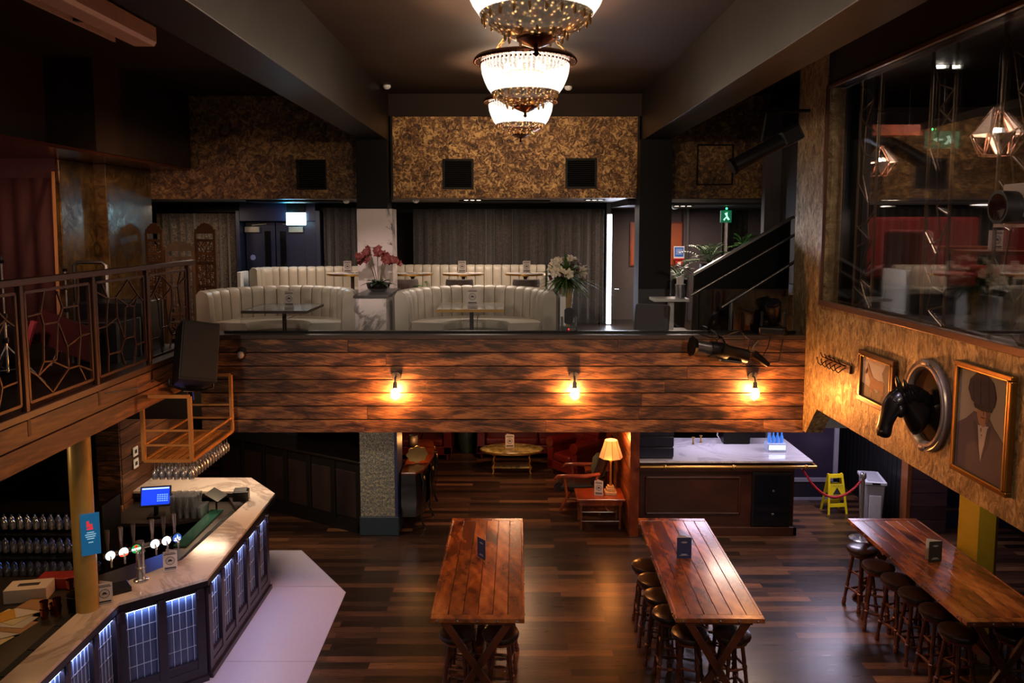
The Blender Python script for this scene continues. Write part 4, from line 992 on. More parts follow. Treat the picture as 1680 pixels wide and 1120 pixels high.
# vents
def vent(x0, x1, z0, z1, y, label):
    t = thing('vent_grille', label, 'vent', ((x0+x1)/2, y, z0)); w = (x1-x0)/2; h = z1-z0
    b = B(); b.box(-w, w, -.01, .0, 0, .035); b.box(-w, w, -.01, 0, h-.035, h); b.box(-w, -w+.035, -.01, 0, .035, h-.035); b.box(w-.035, w, -.01, 0, .035, h-.035); b.out('frame', BLKM, t, bevel=.003)
    b = B(); n = 13
    for i in range(n): b.obx((0, -.006, .05+i*(h-.1)/(n-1)), (2*w-.07, .022, .004), (.6, 0, 0))
    b.out('louvre', BLKM, t); B().box(-w+.03, w-.03, -.002, -.001, .03, h-.03).out('backing', flat('vent_dark', '050404', .9), t)
vent(-3.30, -2.84, 5.33, 5.79, 12.195, 'black square vent grille on the left gold band')
vent(-1.04, -.565, 5.33, 5.79, 12.045, 'black square vent grille on the centre gold panel, left one')
vent(.83, 1.31, 5.34, 5.80, 12.045, 'black square vent grille on the centre gold panel, right one')
# recessed downlights in soffit
DL = emis('downlight_lens', 'ffe6c8', 9)
def downlights(x, y, z, label, n=3):
    t = thing('downlight_cluster', label, 'ceiling light', (x, y, z))
    B().box(-.05*n-.02, .05*n+.02, -.06, .06, -.012, 0).out('trim_plate', BLKM, t, bevel=.003)
    for i in range(n): B().cyl(((i-(n-1)/2)*.1, 0, -.014), ((i-(n-1)/2)*.1, 0, -.012), .032, seg=16).out('lens', DL, t)
downlights(-.62, 12.75, 5.2, 'three small downlights in the soffit over the right booth'); downlights(1.35, 12.75, 5.2, 'three small downlights in the soffit by the lily vase')
downlights(2.75, 12.6, 5.1, 'three small downlights in the lobby ceiling', 3)
for cx, lab in ((-.1, 'square ceiling cassette over the right booth'), (-3.6, 'square ceiling cassette over the left booth')):
    t = thing('ceiling_cassette', lab, 'air conditioner', (cx, 13.3, 5.2)); B().box(-.75, .75, -.35, .35, -.03, 0).out('panel', flat('cassette_dark', '1f1b18', .5), t, bevel=.01)
    B().box(-.6, .6, -.25, .25, -.035, -.03).out('grille', BLKM, t)

# ---------------------------------------------------------------- curtains, door, exit
def curtain(x0, x1, y, z0, z1, mat, label, waves):
    b = B(); waves = waves*.72; n = int(waves*12)
    rr = random.Random(int(x0*100)); ph = [rr.uniform(-.5, .5) for _ in range(int(waves)+3)]
    def fn(u, v):
        k = u*waves; a = 2*PI*k+ph[int(k)]*.6; amp = .075*(.65+.35*math.sin(k*1.7))
        return (x0+(x1-x0)*u+.012*math.sin(a*2), y+amp*math.sin(a)*(.75+.3*(1-v)), z0+(z1-z0)*v)
    b.grid(fn, n, 6); o = b.out('curtain', mat, smooth=True, solid=.006); return tag(o, label, 'curtain')
curtain(-6.4, -4.98, 14.25, 3.0, 5.0, CURL, 'patterned curtain at the left of the navy double doors', 13)
curtain(-3.38, -2.2, 14.25, 3.26, 5.1, CUR, 'patterned dark curtain right of the navy double doors', 11)
curtain(-1.78, 1.68, 14.3, 3.0, 5.08, CUR, 'long patterned dark curtain behind the cream booths', 30)
curtain(3.62, 4.05, 13.5, 3.1, 5.05, CUR, 'dark curtain under the green exit sign at the lobby', 5)
B().box(-6.4, 1.7, 14.35, 14.42, 5.02, 5.2).out('trim_14', BLACK)['kind'] = 'structure'
b = B(); b.box(-4.93, -4.86, 14.1, 14.5, 2.96, 5.05); b.box(-3.5, -3.42, 14.1, 14.5, 2.96, 5.05); b.box(-4.86, -3.5, 14.1, 14.5, 4.86, 5.2); b.box(-3.75, -3.5, 14.3, 14.5, 2.96, 4.86); st(b.out('door_frame', NAVY, bevel=.006))
for i, (x0, x1) in enumerate(((-4.84, -4.31), (-4.29, -3.76))):
    d = B().box(x0, x1, 14.36, 14.41, 2.98, 4.84).out('door_2', NAVY, bevel=.004); st(d)
    gx = x1-.13 if i == 0 else x0+.13
    w_ = B().box(gx-.055, gx+.055, 14.35, 14.362, 3.75, 4.68).out('vision_panel', flat('door_glass', '08090d', .1), d)
    pl = B().box((x1-.09 if i == 0 else x0+.01), (x1-.01 if i == 0 else x0+.09), 14.35, 14.36, 3.85, 4.03).out('push_plate', BRASS, d, bevel=.002)
    b = B(); hx = x1-.11 if i == 0 else x0+.11; b.tube([(hx, 14.36, 3.62), (hx, 14.31, 3.64), (hx, 14.31, 3.9), (hx, 14.36, 3.92)], .01, 8); b.out('pull_handle', BRASS, d, smooth=True)
    b = B(); cx = x0+.14 if i == 0 else x1-.14; b.box(cx-.14, cx+.12, 14.30, 14.36, 4.66, 4.76); b.bar((cx, 14.29, 4.79), (cx+.25*(1 if i == 0 else -1), 14.33, 4.81), .02, .015); b.out('door_closer', flat('closer_beige', 'a89f8c', .4, .3), d, bevel=.003)
B().cyl((-4.72, 14.35, 4.2), (-4.72, 14.356, 4.2), .05, seg=24).out('door_sign', flat('door_disc', '7c86b8', .4), bpy.data.objects['door_2'])
t = thing('exit_sign', 'lit blue-white exit sign box over the navy double doors', 'exit sign', (-3.83, 14.05, 4.9))
B().box(-.17, .17, -.03, .03, -.11, .11).out('box', emis('exit_face', 'c4ecff', 7), t, bevel=.006)
b = B(); b.prism([(-.09, -.05), (-.03, .0), (-.05, .05), (.0, .06), (.01, .0), (.05, -.05), (.03, -.06), (-.02, -.02), (-.07, -.07)], -.034, -.031, 'y'); b.box(.07, .14, -.034, -.031, -.06, .06); b.out('running_figure', emis('exit_mark', '8cd8f0', 4), t)
B().box(-.16, .16, -.01, .03, .11, .30).out('bracket', BLKM, t)
light('exit_glow', 'POINT', (-3.95, 13.95, 4.95), 2.2, '28b8e8', .1)
t = thing('green_exit_sign', 'small green running-man exit sign at the lobby curtain', 'exit sign', (3.55, 13.0, 5.0)); B().box(-.09, .09, -.02, .02, -.17, .03).out('box', emis('exit_green', '1c6a4a', .6), t, bevel=.004)
b = B(); b.prism([(-.05, -.12), (0, -.07), (-.03, -.02), (.02, 0), (.02, -.06), (.06, -.12), (.03, -.13), (0, -.09), (-.03, -.14)], -.024, -.021, 'y'); b.out('running_figure', emis('exit_pale', 'a0e0c0', 1.5), t)
B().ell((0, -.03, .06), .016).out('indicator', emis('led_green', '20ff70', 12), t)
# vertical light strip
t = thing('light_strip', 'tall white glowing light strip at the curtain end', 'light strip', (1.80, 14.32, 2.98))
B().box(-.04, .04, -.02, .02, 0, 2.0).out('diffuser', emis('strip_white', 'e6ecff', 9), t, bevel=.004); B().box(-.05, .05, .02, .05, 0, 2.02).out('housing', STEEL, t)
light('strip_light', 'AREA', (1.88, 14.15, 4.0), 9, 'e0e8ff', .1, target=(2.6, 12.5, 3.6), sy=1.8)
# lobby frames, fire point
for x0, x1, lab in ((2.30, 2.62, 'orange backlit framed panel at the left of the black pillar'), (3.02, 3.12, 'thin orange framed panel at the right of the black pillar')):
    t = thing('framed_panel', lab, 'picture', (x0, 15.18, 4.0)); B().box(0, x1-x0+.3, -.02, 0, 0, .85).out('frame', REDW, t, bevel=.004); B().box(.03, x1-x0+.27, -.024, -.02, .03, .82).out('panel', flat('orange_art', 'a8501c', .5), t)
t = thing('fire_call_point', 'red fire call point under a blue and white notice', 'fire alarm', (3.21, 14.97, 4.05)); 
B().box(-.07, .07, -.04, 0, -.05, .06).out('call_point', flat('fire_red', 'b81c1c', .4), t, bevel=.006); B().box(-.03, .03, -.045, -.04, -.02, .04).out('glass', WHITE, t)
B().box(-.1, .1, -.01, 0, .08, .34).out('notice', WHITE, t); B().box(-.085, .085, -.013, -.01, .14, .32).out('blue_field', flat('notice_blue', '2a64b8', .5), t); B().box(-.1, .1, -.013, -.01, .08, .11).out('red_band', flat('fire_red', 'b81c1c', .4), t)
b = B()
for z in (.28, .25, .22, .19): b.box(-.06, .06, -.015, -.013, z, z+.008)
b.out('notice_print', WHITE, t)
st(B().box(3.34, 3.38, 14.93, 15.0, 2.96, 5.1).out('trim_15', STEEL))
# ---------------------------------------------------------------- booths on the balcony
def booth(cx, cy, R, z0, a0, a1, label, H=.91, n=20):
    t = thing('curved_booth', label, 'booth', (cx, cy, z0))
    th = .17
    for k in range(n):
        u0 = a0+(a1-a0)*k/n; u1 = a0+(a1-a0)*(k+1)/n; m = 5; rings = []
        for q in range(m+1):
            a = u0+(u1-u0)*(.03+.94*q/m); bul = .028*math.sin(PI*(q/m))**.6
            pr = [(R, .0), (R+.005, H-.06), (R-.03, H-.005+bul*.3), (R-.09, H+bul*.4), (R-th+.02, H-.03), (R-th-bul, H-.10), (R-th-bul-.02, .42), (R-th, .3), (R-th, .0)]
            rings.append([(r*math.cos(a), r*math.sin(a), z) for r, z in pr])
        B().loft(rings).out('channel', CREAM, t, smooth=True)
    for s in range(2):
        s0 = a0+.10+(a1-a0-.2)*s/2+.01; s1 = a0+.10+(a1-a0-.2)*(s+1)/2-.01
        B().lathe([(R-th-.02, .30), (R-th-.46, .30), (R-th-.50, .34), (R-th-.50, .42), (R-th-.47, .46), (R-th-.02, .47)], seg=28, a0=s0, a1=s1, closed=True).out('seat_cushion', CREAM, t, smooth=True)
    B().lathe([(R-th, 0), (R-th-.42, 0), (R-th-.42, .30), (R-th, .30)], seg=32, a0=a0+.05, a1=a1-.05, closed=True).out('plinth', flat('booth_plinth', '241c16', .5), t)
    b = B(); b.lathe([(R+.002, 0), (R+.03, 0), (R+.03, H-.05), (R+.002, H-.05)], seg=40, a0=a0, a1=a1, closed=True); b.out('outer_shell', flat('shell_brown', '4a3c30', .5), t)
    return t
booth(-3.26, 10.85, 1.10, 2.96, -.05, PI+.05, 'cream curved booth left of the marble pillar', n=17)
booth(-.49, 10.88, 1.12, 2.96, -.08, PI+.08, 'cream curved booth right of the marble pillar', n=19)
# straight/curved banquettes on the tier behind
def banq(pts, z0, label, H=.82):
    t = thing('channel_banquette', label, 'banquette', (pts[0][0], pts[0][1], z0))
    P_ = [Vector((x, y, 0)) for x, y in pts]; segs = []
    for a, c in zip(P_, P_[1:]):
        n = max(1, round((c-a).length/.16))
        for k in range(n): segs.append((a.lerp(c, k/n), a.lerp(c, (k+1)/n)))
    for a, c in segs:
        d = (c-a).normalized(); nr = Vector((d.y, -d.x, 0)); rings = []
        for q in range(6):
            p = a.lerp(c, .03+.94*q/5); bul = .022*math.sin(PI*q/5)**.6
            pr = [(-.0, 0), (0, H-.05), (.04, H+bul*.3), (.11, H+bul*.3), (.15, H-.03), (.15+bul, H-.1), (.16+bul, .4), (.15, 0)]
            rings.append([(p+nr*o+Vector((0, 0, z0+z))) for o, z in pr])
        B().loft(rings).out('channel', CREAM, t, world=True, smooth=True)
    for a, c in zip(P_, P_[1:]):
        d = (c-a).normalized(); nr = Vector((d.y, -d.x, 0)); L = (c-a).length
        B().obx((a+c)/2+nr*.36+Vector((0, 0, z0+.38)), (L, .44, .12), (0, 0, math.atan2(d.y, d.x))).out('seat_cushion', CREAM, t, world=True, bevel=.03)
        B().obx((a+c)/2+nr*.36+Vector((0, 0, z0+.16)), (L, .40, .30), (0, 0, math.atan2(d.y, d.x))).out('plinth', flat('booth_plinth', '241c16', .5), t, world=True)
    return t
banq([(-4.45, 13.3), (-4.38, 13.55), (-4.2, 13.7), (-2.4, 14.1)], 3.26, 'cream channelled banquette behind the left booth, in front of the navy doors', .80)
banq([(-2.2, 14.1), (.62, 14.1)], 3.26, 'long straight cream banquette in front of the dark curtain')
tag(B().box(.66, .74, 13.3, 14.15, 3.26, 4.02).out('end_screen', WHITE, bevel=.006), 'white end panel closing the long straight banquette', 'panel')
tag(B().box(.68, .76, 10.75, 11.75, 2.96, 3.80).out('end_screen', WHITE, bevel=.006), 'white end panel at the right side of the right booth', 'panel')
tag(B().box(-4.62, -4.56, 13.2, 13.6, 3.26, 4.0).out('end_screen', WHITE, bevel=.006), 'white end panel closing the left rear banquette', 'panel')
# low marble wall with orchid
b = B(); b.box(-2.1, -1.68, 10.5, 11.76, 2.96, 3.81); st(b.out('wall_low_marble', MARB2)); st(B().box(-2.12, -1.66, 10.48, 11.76, 3.81, 3.845).out('trim_16', flat('cap_grey', '3a3432', .3), bevel=.004))
# booth tables
def booth_table(x, y, w, d, label, brass):
    t = thing('booth_table', label, 'table', (x, y, 2.96))
    B().box(-w/2, w/2, -d/2, d/2, .695, .72).out('tabletop', marble('table_stone', '9a948c', '4d4844', 2.2, .12) if brass else flat('grey_stone', '6b6a6b', .15, var=.1), t, bevel=.003)
    b = B(); 
    b.box(-w/2-.006, w/2+.006, -d/2-.006, -d/2, .685, .722); b.box(-w/2-.006, w/2+.006, d/2, d/2+.006, .685, .722); b.box(-w/2-.006, -w/2, -d/2, d/2, .685, .722); b.box(w/2, w/2+.006, -d/2, d/2, .685, .722)
    b.out('edge_band', BRASS if brass else flat('dark_edge', '3a2c24', .4), t)
    B().lathe([(0, 0), (.26, 0), (.26, .02), (.04, .05), (.028, .08), (.028, .66), (.1, .69), (0, .69)], seg=24).out('pedestal', BLKM, t, smooth=True)
booth_table(-3.07, 10.55, .84, .92, 'grey rectangular table inside the left cream booth', False)
booth_table(-.54, 10.72, .88, .92, 'pale stone table with brass edge inside the right cream booth', True)
make_menu('table_card', 'emblem card on the grey table of the left booth', (-3.02, 10.62, 3.683), 0, PAPER, .135, .21, 'emblem')
make_menu('table_card', 'emblem card on the stone table of the right booth', (-.53, 10.78, 3.683), 0, PAPER, .15, .23, 'emblem')
# round tables on the tier, with cards and rounded chairs
def round_table(x, y, z, r, label):
    t = thing('round_table', label, 'table', (x, y, z))
    B().lathe([(0, .70), (r-.01, .70), (r, .705), (r, .73), (0, .74)], seg=40).out('tabletop', MARB, t, smooth=True); B().lathe([(r, .70), (r+.006, .70), (r+.006, .732), (r, .732)], seg=40, closed=True).out('edge_band', BRASS, t, smooth=True)
    B().lathe([(0, 0), (.24, 0), (.24, .02), (.035, .05), (.03, .09), (.03, .66), (.09, .70), (0, .70)], seg=20).out('pedestal', flat('table_post', '3c1c18', .4), t, smooth=True)
round_table(-2.62, 12.95, 3.27, .42, 'round marble table at the left of the marble pillar'); round_table(-.78, 12.9, 3.27, .34, 'round marble table in front of the long banquette, left one'); round_table(.24, 12.9, 3.27, .33, 'round marble table in front of the long banquette, right one')
round_table(-1.62, 12.9, 3.27, .33, 'round marble table just right of the marble pillar')
for x, lab in ((-2.68, 'narrow emblem card on the round table left of the marble pillar'), (-.80, 'emblem card on the left round table of the long banquette'), (.26, 'emblem card on the right round table of the long banquette')):
    make_menu('table_card', lab, (x, 12.85, 4.013), .1, PAPER, .125, .19, 'emblem')
TWEED = flat('grey_tweed', '5a4c46', .8, var=.3)
def tub(x, y, label):
    t = thing('tub_chair', label, 'chair', (x, y, 3.265), 0)
    B().lathe([(.19, .42), (.21, .43), (.225, .60), (.215, .66), (.195, .67), (.185, .62), (.18, .44)], seg=24, a0=PI*1.05, a1=PI*1.95, closed=True).out('backrest', TWEED, t, smooth=True)
    B().lathe([(0, .38), (.21, .38), (.22, .42), (.19, .46), (0, .47)], seg=24).out('seat', TWEED, t, smooth=True)
    for k in range(4): a = PI/4+k*PI/2; B().cyl((.17*math.cos(a), .17*math.sin(a), 0), (.15*math.cos(a), .15*math.sin(a), .38), .014, seg=8).out('leg', BLKM, t)
tub(-.82, 12.52, 'grey rounded chair at the left round table'); tub(.25, 12.52, 'grey rounded chair at the right round table'); tub(-1.70, 12.55, 'grey rounded chair just right of the marble pillar')
# ---------------------------------------------------------------- plants
def leaf(b, base, d, L, w, droop, n=6, up=Vector((0, 0, 1))):
    d = Vector(d).normalized(); side = d.cross(up)
    if side.length < .1: side = Vector((1, 0, 0))
    side.normalize(); p = Vector(base); pl = []; pr = []
    for i in range(n+1):
        f = i/n; ww = w*math.sin(PI*min(.97, f*.9+.08))**.8*.5; q = p+d*L*f-Vector((0, 0, droop*L*f*f)); pl.append(q-side*ww); pr.append(q+side*ww)
    L_ = [b.bm.verts.new(v) for v in pl]; R_ = [b.bm.verts.new(v) for v in pr]
    for i in range(n): b.bm.faces.new((L_[i], R_[i], R_[i+1], L_[i+1]))
def petal_flower(b, c, r, nrm, n=5, rnd=random):
    nrm = Vector(nrm).normalized(); u = nrm.cross(Vector((.1, .2, 1))).normalized(); v = nrm.cross(u); a0 = rnd.uniform(0, 6)
    for k in range(n):
        a = a0+2*PI*k/n; d = u*math.cos(a)+v*math.sin(a)+nrm*.35; leaf(b, c, d, r, r*.75, -.1, 3, up=nrm)
rp = random.Random(8)
t = thing('potted_orchid', 'red orchid in a black bowl on the low marble wall', 'plant', (-1.89, 11.15, 3.845))
B().lathe([(0, 0), (.10, 0), (.15, .04), (.17, .11), (.16, .11), (.14, .05), (0, .03)], seg=28).out('pot', flat('black_glaze', '15110f', .2), t, smooth=True)
b = B()
for k in range(14): a = 2*PI*k/14; leaf(b, (.03*math.cos(a), .03*math.sin(a), .1), (math.cos(a), math.sin(a), .5+.5*(k % 2)), .26, .07, .5)
b.out('foliage', flat('orchid_leaf', '23381c', .4, var=.3), t, smooth=True, solid=.003)
bs = B(); bf = B()
for k in range(7):
    a = 2*PI*k/7+.3; lean = .10+.05*(k % 3); top = Vector((lean*math.cos(a)*1.4, lean*math.sin(a)*.8, .46+.06*(k % 3))); base = Vector((.03*math.cos(a), .03*math.sin(a), .1))
    end = top+Vector((math.cos(a)*.14, math.sin(a)*.07, -.05)); bs.tube([base, base.lerp(top, .5)+Vector((0, 0, .03)), top, end], .005, 6)
    for j in range(7):
        p = top.lerp(end, j/6)+Vector((rp.uniform(-.035, .035), rp.uniform(-.03, .03), rp.uniform(-.035, .05))); petal_flower(bf, p, .052, (rp.uniform(-.6, .6), -1, rp.uniform(-.3, .5)), 5, rp)
bs.out('stem', flat('stem_brown', '5c4a2c', .6), t, smooth=True); bf.out('blossom', flat('orchid_red', '7c3430', .6, var=.3), t, solid=.002)
t = thing('lily_bouquet', 'large white lily bouquet with foliage above the tall gold vase', 'flowers', (.80, 11.25, 3.93))
b = B()
for k in range(130):
    a = rp.uniform(0, 2*PI); el = rp.uniform(-.5, 1.3); L = rp.uniform(.28, .56); leaf(b, (0, 0, .08), (math.cos(a)*math.cos(el), math.sin(a)*math.cos(el), math.sin(el)), L, rp.uniform(.03, .06), rp.uniform(.1, .7))
b.out('foliage', flat('lily_leaf', '3e5a26', .5, var=.35), t, smooth=True, solid=.002)
b = B(); b2 = B(); b3 = B()
for k in range(16):
    a = rp.uniform(0, 2*PI); el = rp.uniform(.1, 1.4); d = Vector((math.cos(a)*math.cos(el), math.sin(a)*math.cos(el), math.sin(el))); petal_flower(b, Vector((0, 0, .12))+d*rp.uniform(.2, .3), .085, d+Vector((0, -.7, 0)), 6, rp)
for k in range(26):
    a = rp.uniform(0, 2*PI); el = rp.uniform(-.1, 1.3); d = Vector((math.cos(a)*math.cos(el), math.sin(a)*math.cos(el), math.sin(el))); b2.ell(Vector((0, 0, .1))+d*rp.uniform(.18, .28), .024, 8, 6)
b.out('lily_blossom', flat('lily_white', 'd8ccb4', .6), t, smooth=True, solid=.002); b2.out('small_blossom', flat('mauve_bud', '5c3a44', .7, var=.4), t, smooth=True)
t = thing('gold_vase', 'tall gold flared vase standing by the right booth', 'vase', (.80, 11.25, 2.96))
B().lathe([(0, 0), (.13, 0), (.12, .02), (.05, .10), (.045, .3), (.07, .6), (.10, .85), (.12, .98), (.112, .98), (.09, .84), (0, .6)], seg=20).out('body', flat('vase_gold', 'c09c54', .35, .25), t, smooth=True)
def palm(loc, r, n, label, seed, ph=.28):
    h = .3
    q = random.Random(seed); t = thing('potted_palm', label, 'plant', loc)
    B().lathe([(0, 0), (.11, 0), (.15, ph), (.14, ph), (.12, ph-.04), (0, ph-.04)], seg=20).out('pot', BLK2, t, smooth=True)
    b = B()
    for k in range(n):
        a = 2*PI*k/n+q.uniform(-.2, .2); el = q.uniform(.35, 1.3); d = Vector((math.cos(a)*math.cos(el), math.sin(a)*math.cos(el), math.sin(el))); L = r*q.uniform(.7, 1.05)
        prev = None
        for i in range(11):
            f = i/10; p = Vector((0, 0, ph-.04+h*.2))+d*L*f-Vector((0, 0, .45*L*f*f))
            if prev is not None: b.tube([prev, p], .004, 4)
            if i > 2:
                sd = d.cross(Vector((0, 0, 1))).normalized()
                for s in (-1, 1): leaf(b, p, sd*s+d*.9-Vector((0, 0, .2)), L*.42*(1.15-f*.6), .022, .3, 3)
            prev = p
    b.out('fronds', LEAF, t)
palm((3.22, 12.75, 2.96), .62, 22, 'green palm behind the black stair balustrade', 3, 1.2); palm((3.85, 13.0, 2.96), .42, 14, 'second smaller palm further up the stair balustrade', 5, 1.45)
palm((2.72, 12.7, 2.96), .42, 14, 'low palm at the foot of the stair balustrade', 6, .95)
palm((-1.30, 12.4, 3.265), .36, 9, 'pale green plant just right of the marble pillar', 9, .45)
# ---------------------------------------------------------------- carved folding screen
t = thing('folding_screen', 'carved wooden folding screen behind the stage railing', 'folding screen', (-5.0, 11.0, 3.0))
def screen_panel(p0, p1, h):
    p0, p1 = Vector(p0), Vector(p1); d = p1-p0; L = d.length; d.normalize(); ang = math.atan2(d.y, d.x)
    F = lambda s, z: p0+d*s+Vector((0, 0, z)); b = B()
    for s in (.02, L-.02): b.obx(F(s, h/2), (.045, .035, h), (0, 0, ang))
    for z in (.1, .45, .86, 1.22, h-.32, h-.12): b.obx(F(L/2, z), (L-.04, .03, .04), (0, 0, ang))
    for s in (.3, .5, .7): b.obx(F(L*s, .9), (.022, .026, .9), (0, 0, ang))
    rr = random.Random(int(p0.x*90))
    for i in range(int(L/.035)):
        for j in range(int((h-.2)/.035)):
            s = .05+i*.035; z = .12+j*.035
            if s < L-.05 and (i+j) % 2: b.obx(F(s, z), (.04, .016, .018), (0, rr.choice((.8, -.8, .4)), ang))
            elif s < L-.05 and rr.random() < .7: b.obx(F(s, z), (.018, .016, .04), (0, rr.choice((.5, -.5, 0)), ang))
    # crest
    pts = [(0, h-.02), (L, h-.02), (L, h+.05)]+[(L*(.93-.86*k/20), h+.03+.10*math.sin(PI*k/20)**.7+.014*abs(math.sin(PI*k/4))) for k in range(21)]+[(0, h+.05)]
    q = B(); q.prism(pts, -.012, .012, 'y'); q.bm.transform(Matrix.Translation(p0)@Matrix.Rotation(ang, 4, 'Z')); q.out('crest', CARVE, t, world=True)
    b.out('carved_panel', CARVE, t, world=True)
zs = 3.0
screen_panel((-5.5, 11.85, zs), (-5.18, 11.7, zs), 1.68); screen_panel((-5.16, 11.7, zs), (-4.80, 11.9, zs), 1.42); screen_panel((-4.78, 11.9, zs), (-4.40, 11.72, zs), 1.68)
# ---------------------------------------------------------------- glass balustrade on the balcony ledge
t = thing('glass_balustrade', 'clear glass balustrade panes along the balcony ledge', 'balustrade', (0, 9.78, 3.435))
for x0, x1 in ((-3.4, -1.9), (-1.88, -.62), (-.60, 1.1), (1.12, 2.35), (2.37, 3.56)): B().box(x0, x1, 9.775, 9.787, 3.445, 3.99).out('pane', GLASSP, t, world=True)
B().box(-3.6, 3.58, 9.75, 9.81, 3.435, 3.465).out('channel', BLKM, t, world=True)
# staircase rising behind right wall
t = thing('stair_balustrade', 'black stair balustrade with steel handrails rising to the right', 'balustrade', (3.2, 10.9, 2.96))
b = B(); b.prism([(2.52, 2.96), (3.86, 3.2), (3.86, 4.88), (2.55, 4.10)], 10.85, 10.9, 'y'); b.out('side_panel', flat('stair_black', '070606', .6, spec=.15), t, world=True)
b = B(); b.bar((2.52, 10.86, 4.10), (3.9, 10.86, 4.90), .09, .03); b.out('cap_rail', STEEL, t, world=True)
b = B(); b.tube([(2.45, 10.6, 3.84), (3.9, 10.6, 4.70)], .02, 10); b.out('handrail', STEEL, t, world=True, smooth=True)
b = B(); b.tube([(2.80, 10.35, 3.70), (3.9, 10.35, 4.40)], .02, 10); b.out('handrail', STEEL, t, world=True, smooth=True)
b = B(); b.tube([(2.93, 10.35, 2.96), (2.93, 10.35, 3.76)], .03, 12); b.out('newel_post', STEEL, t, world=True, smooth=True)
b = B(); b.tube([(2.56, 10.86, 4.10), (2.42, 10.86, 4.18), (2.3, 10.86, 4.24), (2.26, 10.86, 4.2)], .018, 10); b.out('rail_end', CHROME, t, world=True, smooth=True)
for p in ((3.75, 10.6, 4.61), (2.7, 10.6, 3.99)): B().tube([p, (p[0], 10.85, p[2]-.06)], .012, 8).out('rail_bracket', STEEL, t, world=True, smooth=True)
for i in range(8): B().box(2.6+i*.2, 2.82+i*.2, 10.9, 12.0, 2.96, 3.1+i*.12).out('step', BLKM, t, world=True)
# service table with napkin cup on lobby side
t = thing('service_table', 'small white service table beside the stair balustrade', 'table', (2.36, 11.3, 2.96))
B().box(-.32, .19, -.2, .2, .74, .78).out('tabletop', WHITE, t, bevel=.004); B().box(-.08, .0, -.05, .05, .1, .74).out('column', WHITE, t, bevel=.01); B().box(-.2, .18, -.16, .16, .0, .03).out('base', WHITE, t); B().box(-.25, .19, -.18, .18, .30, .32).out('shelf', WHITE, t)
t = thing('napkin_cup', 'steel cup of rolled white napkins on the white service table', 'cup', (2.44, 11.25, 3.74)); B().lathe([(0, 0), (.07, 0), (.075, .2), (.07, .2), (.065, .01), (0, .01)], seg=20).out('cup', CHROME, t, smooth=True)
for k in range(4): B().cyl((-.03+.02*k, 0, .02), (-.04+.025*k, 0, .30+.01*k), .018, seg=8).out('napkin', WHITE, t, smooth=True)
t = thing('reflection_chair', 'chair standing in for a dim tan reflection in the glass at the black pillar', 'chair', (1.98, 10.5, 2.96), math.radians(150)); t.scale = (.85, .85, .85); B().box(-.28, .28, -.28, .28, .3, .45).out('seat', LEATHER, t, bevel=.04); b = B(); b.obx((0, .26, .65), (.56, .1, .55), (.15, 0, 0)); b.out('backrest', flat('reflection_tan', '2c2019', .7), t, bevel=.04)  # solid dark chair takes the place of a dim reflection in the glass
for x in (-.22, .22):
    for y in (-.22, .22): B().cyl((x, y, 0), (x, y, .3), .016, seg=8).out('leg', BLKM, t)
# blue uplit strip in stair void
tag(B().box(4.03, 4.07, 12.4, 12.44, 4.5, 6.3).out('light_strip', emis('strip_blue', '4040b0', .9)), 'dim blue vertical light strip in the stair opening', 'light strip')
# ---------------------------------------------------------------- stage railing
t = thing('stage_railing', 'brown metal railing with irregular lattice panels along the stage', 'railing', (-3.88, 6.5, 3.3))
B().box(-3.91, -3.84, 1.2, 9.55, 4.31, 4.365).out('handrail', IRON, t, world=True, bevel=.006)
LT = dict(A=(245, 150), B=(375, 250), C=(270, 350), D=(165, 300), E=(215, 375), F=(300, 350), G=(245, 610), H=(340, 580), I=(120, 360), J=(385, 395), K=(490, 415), L=(560, 400), M=(450, 235), N=(490, 120), O=(548, 160), P=(385, 650), Q=(235, 690), R=(150, 710), S=(275, 815), T=(360, 770), U=(495, 610), V=(512, 725))
LE = 'AB AD BC DC DI DE EC CF FH EG GH HJ JB JK KL BM MN MO GQ QR QS HP PT PU UV UK MK'.split()
def lat_uv(p):
    x, y = p; u = (x-(95+(y-155)*.075))/455; yt = 155-(x-95)*.12; yb = 870-(x-150)*.375; return min(1, max(0, u)), min(1, max(0, (yb-y)/(yb-yt)))
UV = {k: lat_uv(v) for k, v in LT.items()}
posts = [1.85+1.075*i for i in range(8)]   # 1.85 .. 9.375
for y in posts: B().box(-3.9, -3.855, y-.022, y+.022, 3.1, 4.31).out('post', IRON, t, world=True, bevel=.003)
for i, y in enumerate(posts[:-1]):
    y0, y1, z0, z1 = y+.06, y+1.015, 3.36, 4.25
    b = B()
    for a, c in (((y0, z0), (y1, z0)), ((y1, z0), (y1, z1)), ((y1, z1), (y0, z1)), ((y0, z1), (y0, z0))): b.bar((-3.88, a[0], a[1]), (-3.88, c[0], c[1]), .024, .024, (1, 0, 0))
    fr = b.out('panel_frame', IRON, t, world=True)
    b = B(); fl = i % 2
    for e in LE:
        (u0, v0), (u1, v1) = UV[e[0]], UV[e[1]]
        if fl: u0, u1 = 1-u0, 1-u1
        if i % 3 == 1: v0, v1 = 1-v0, 1-v1
        b.bar((-3.88, y0+(y1-y0)*u0, z0+(z1-z0)*v0), (-3.88, y0+(y1-y0)*u1, z0+(z1-z0)*v1), .014, .014, (1, 0, 0))
    b.out('lattice', IRON, fr)
    bm_ = fr.children[0].data; bm_.transform(wmat(t).inverted())
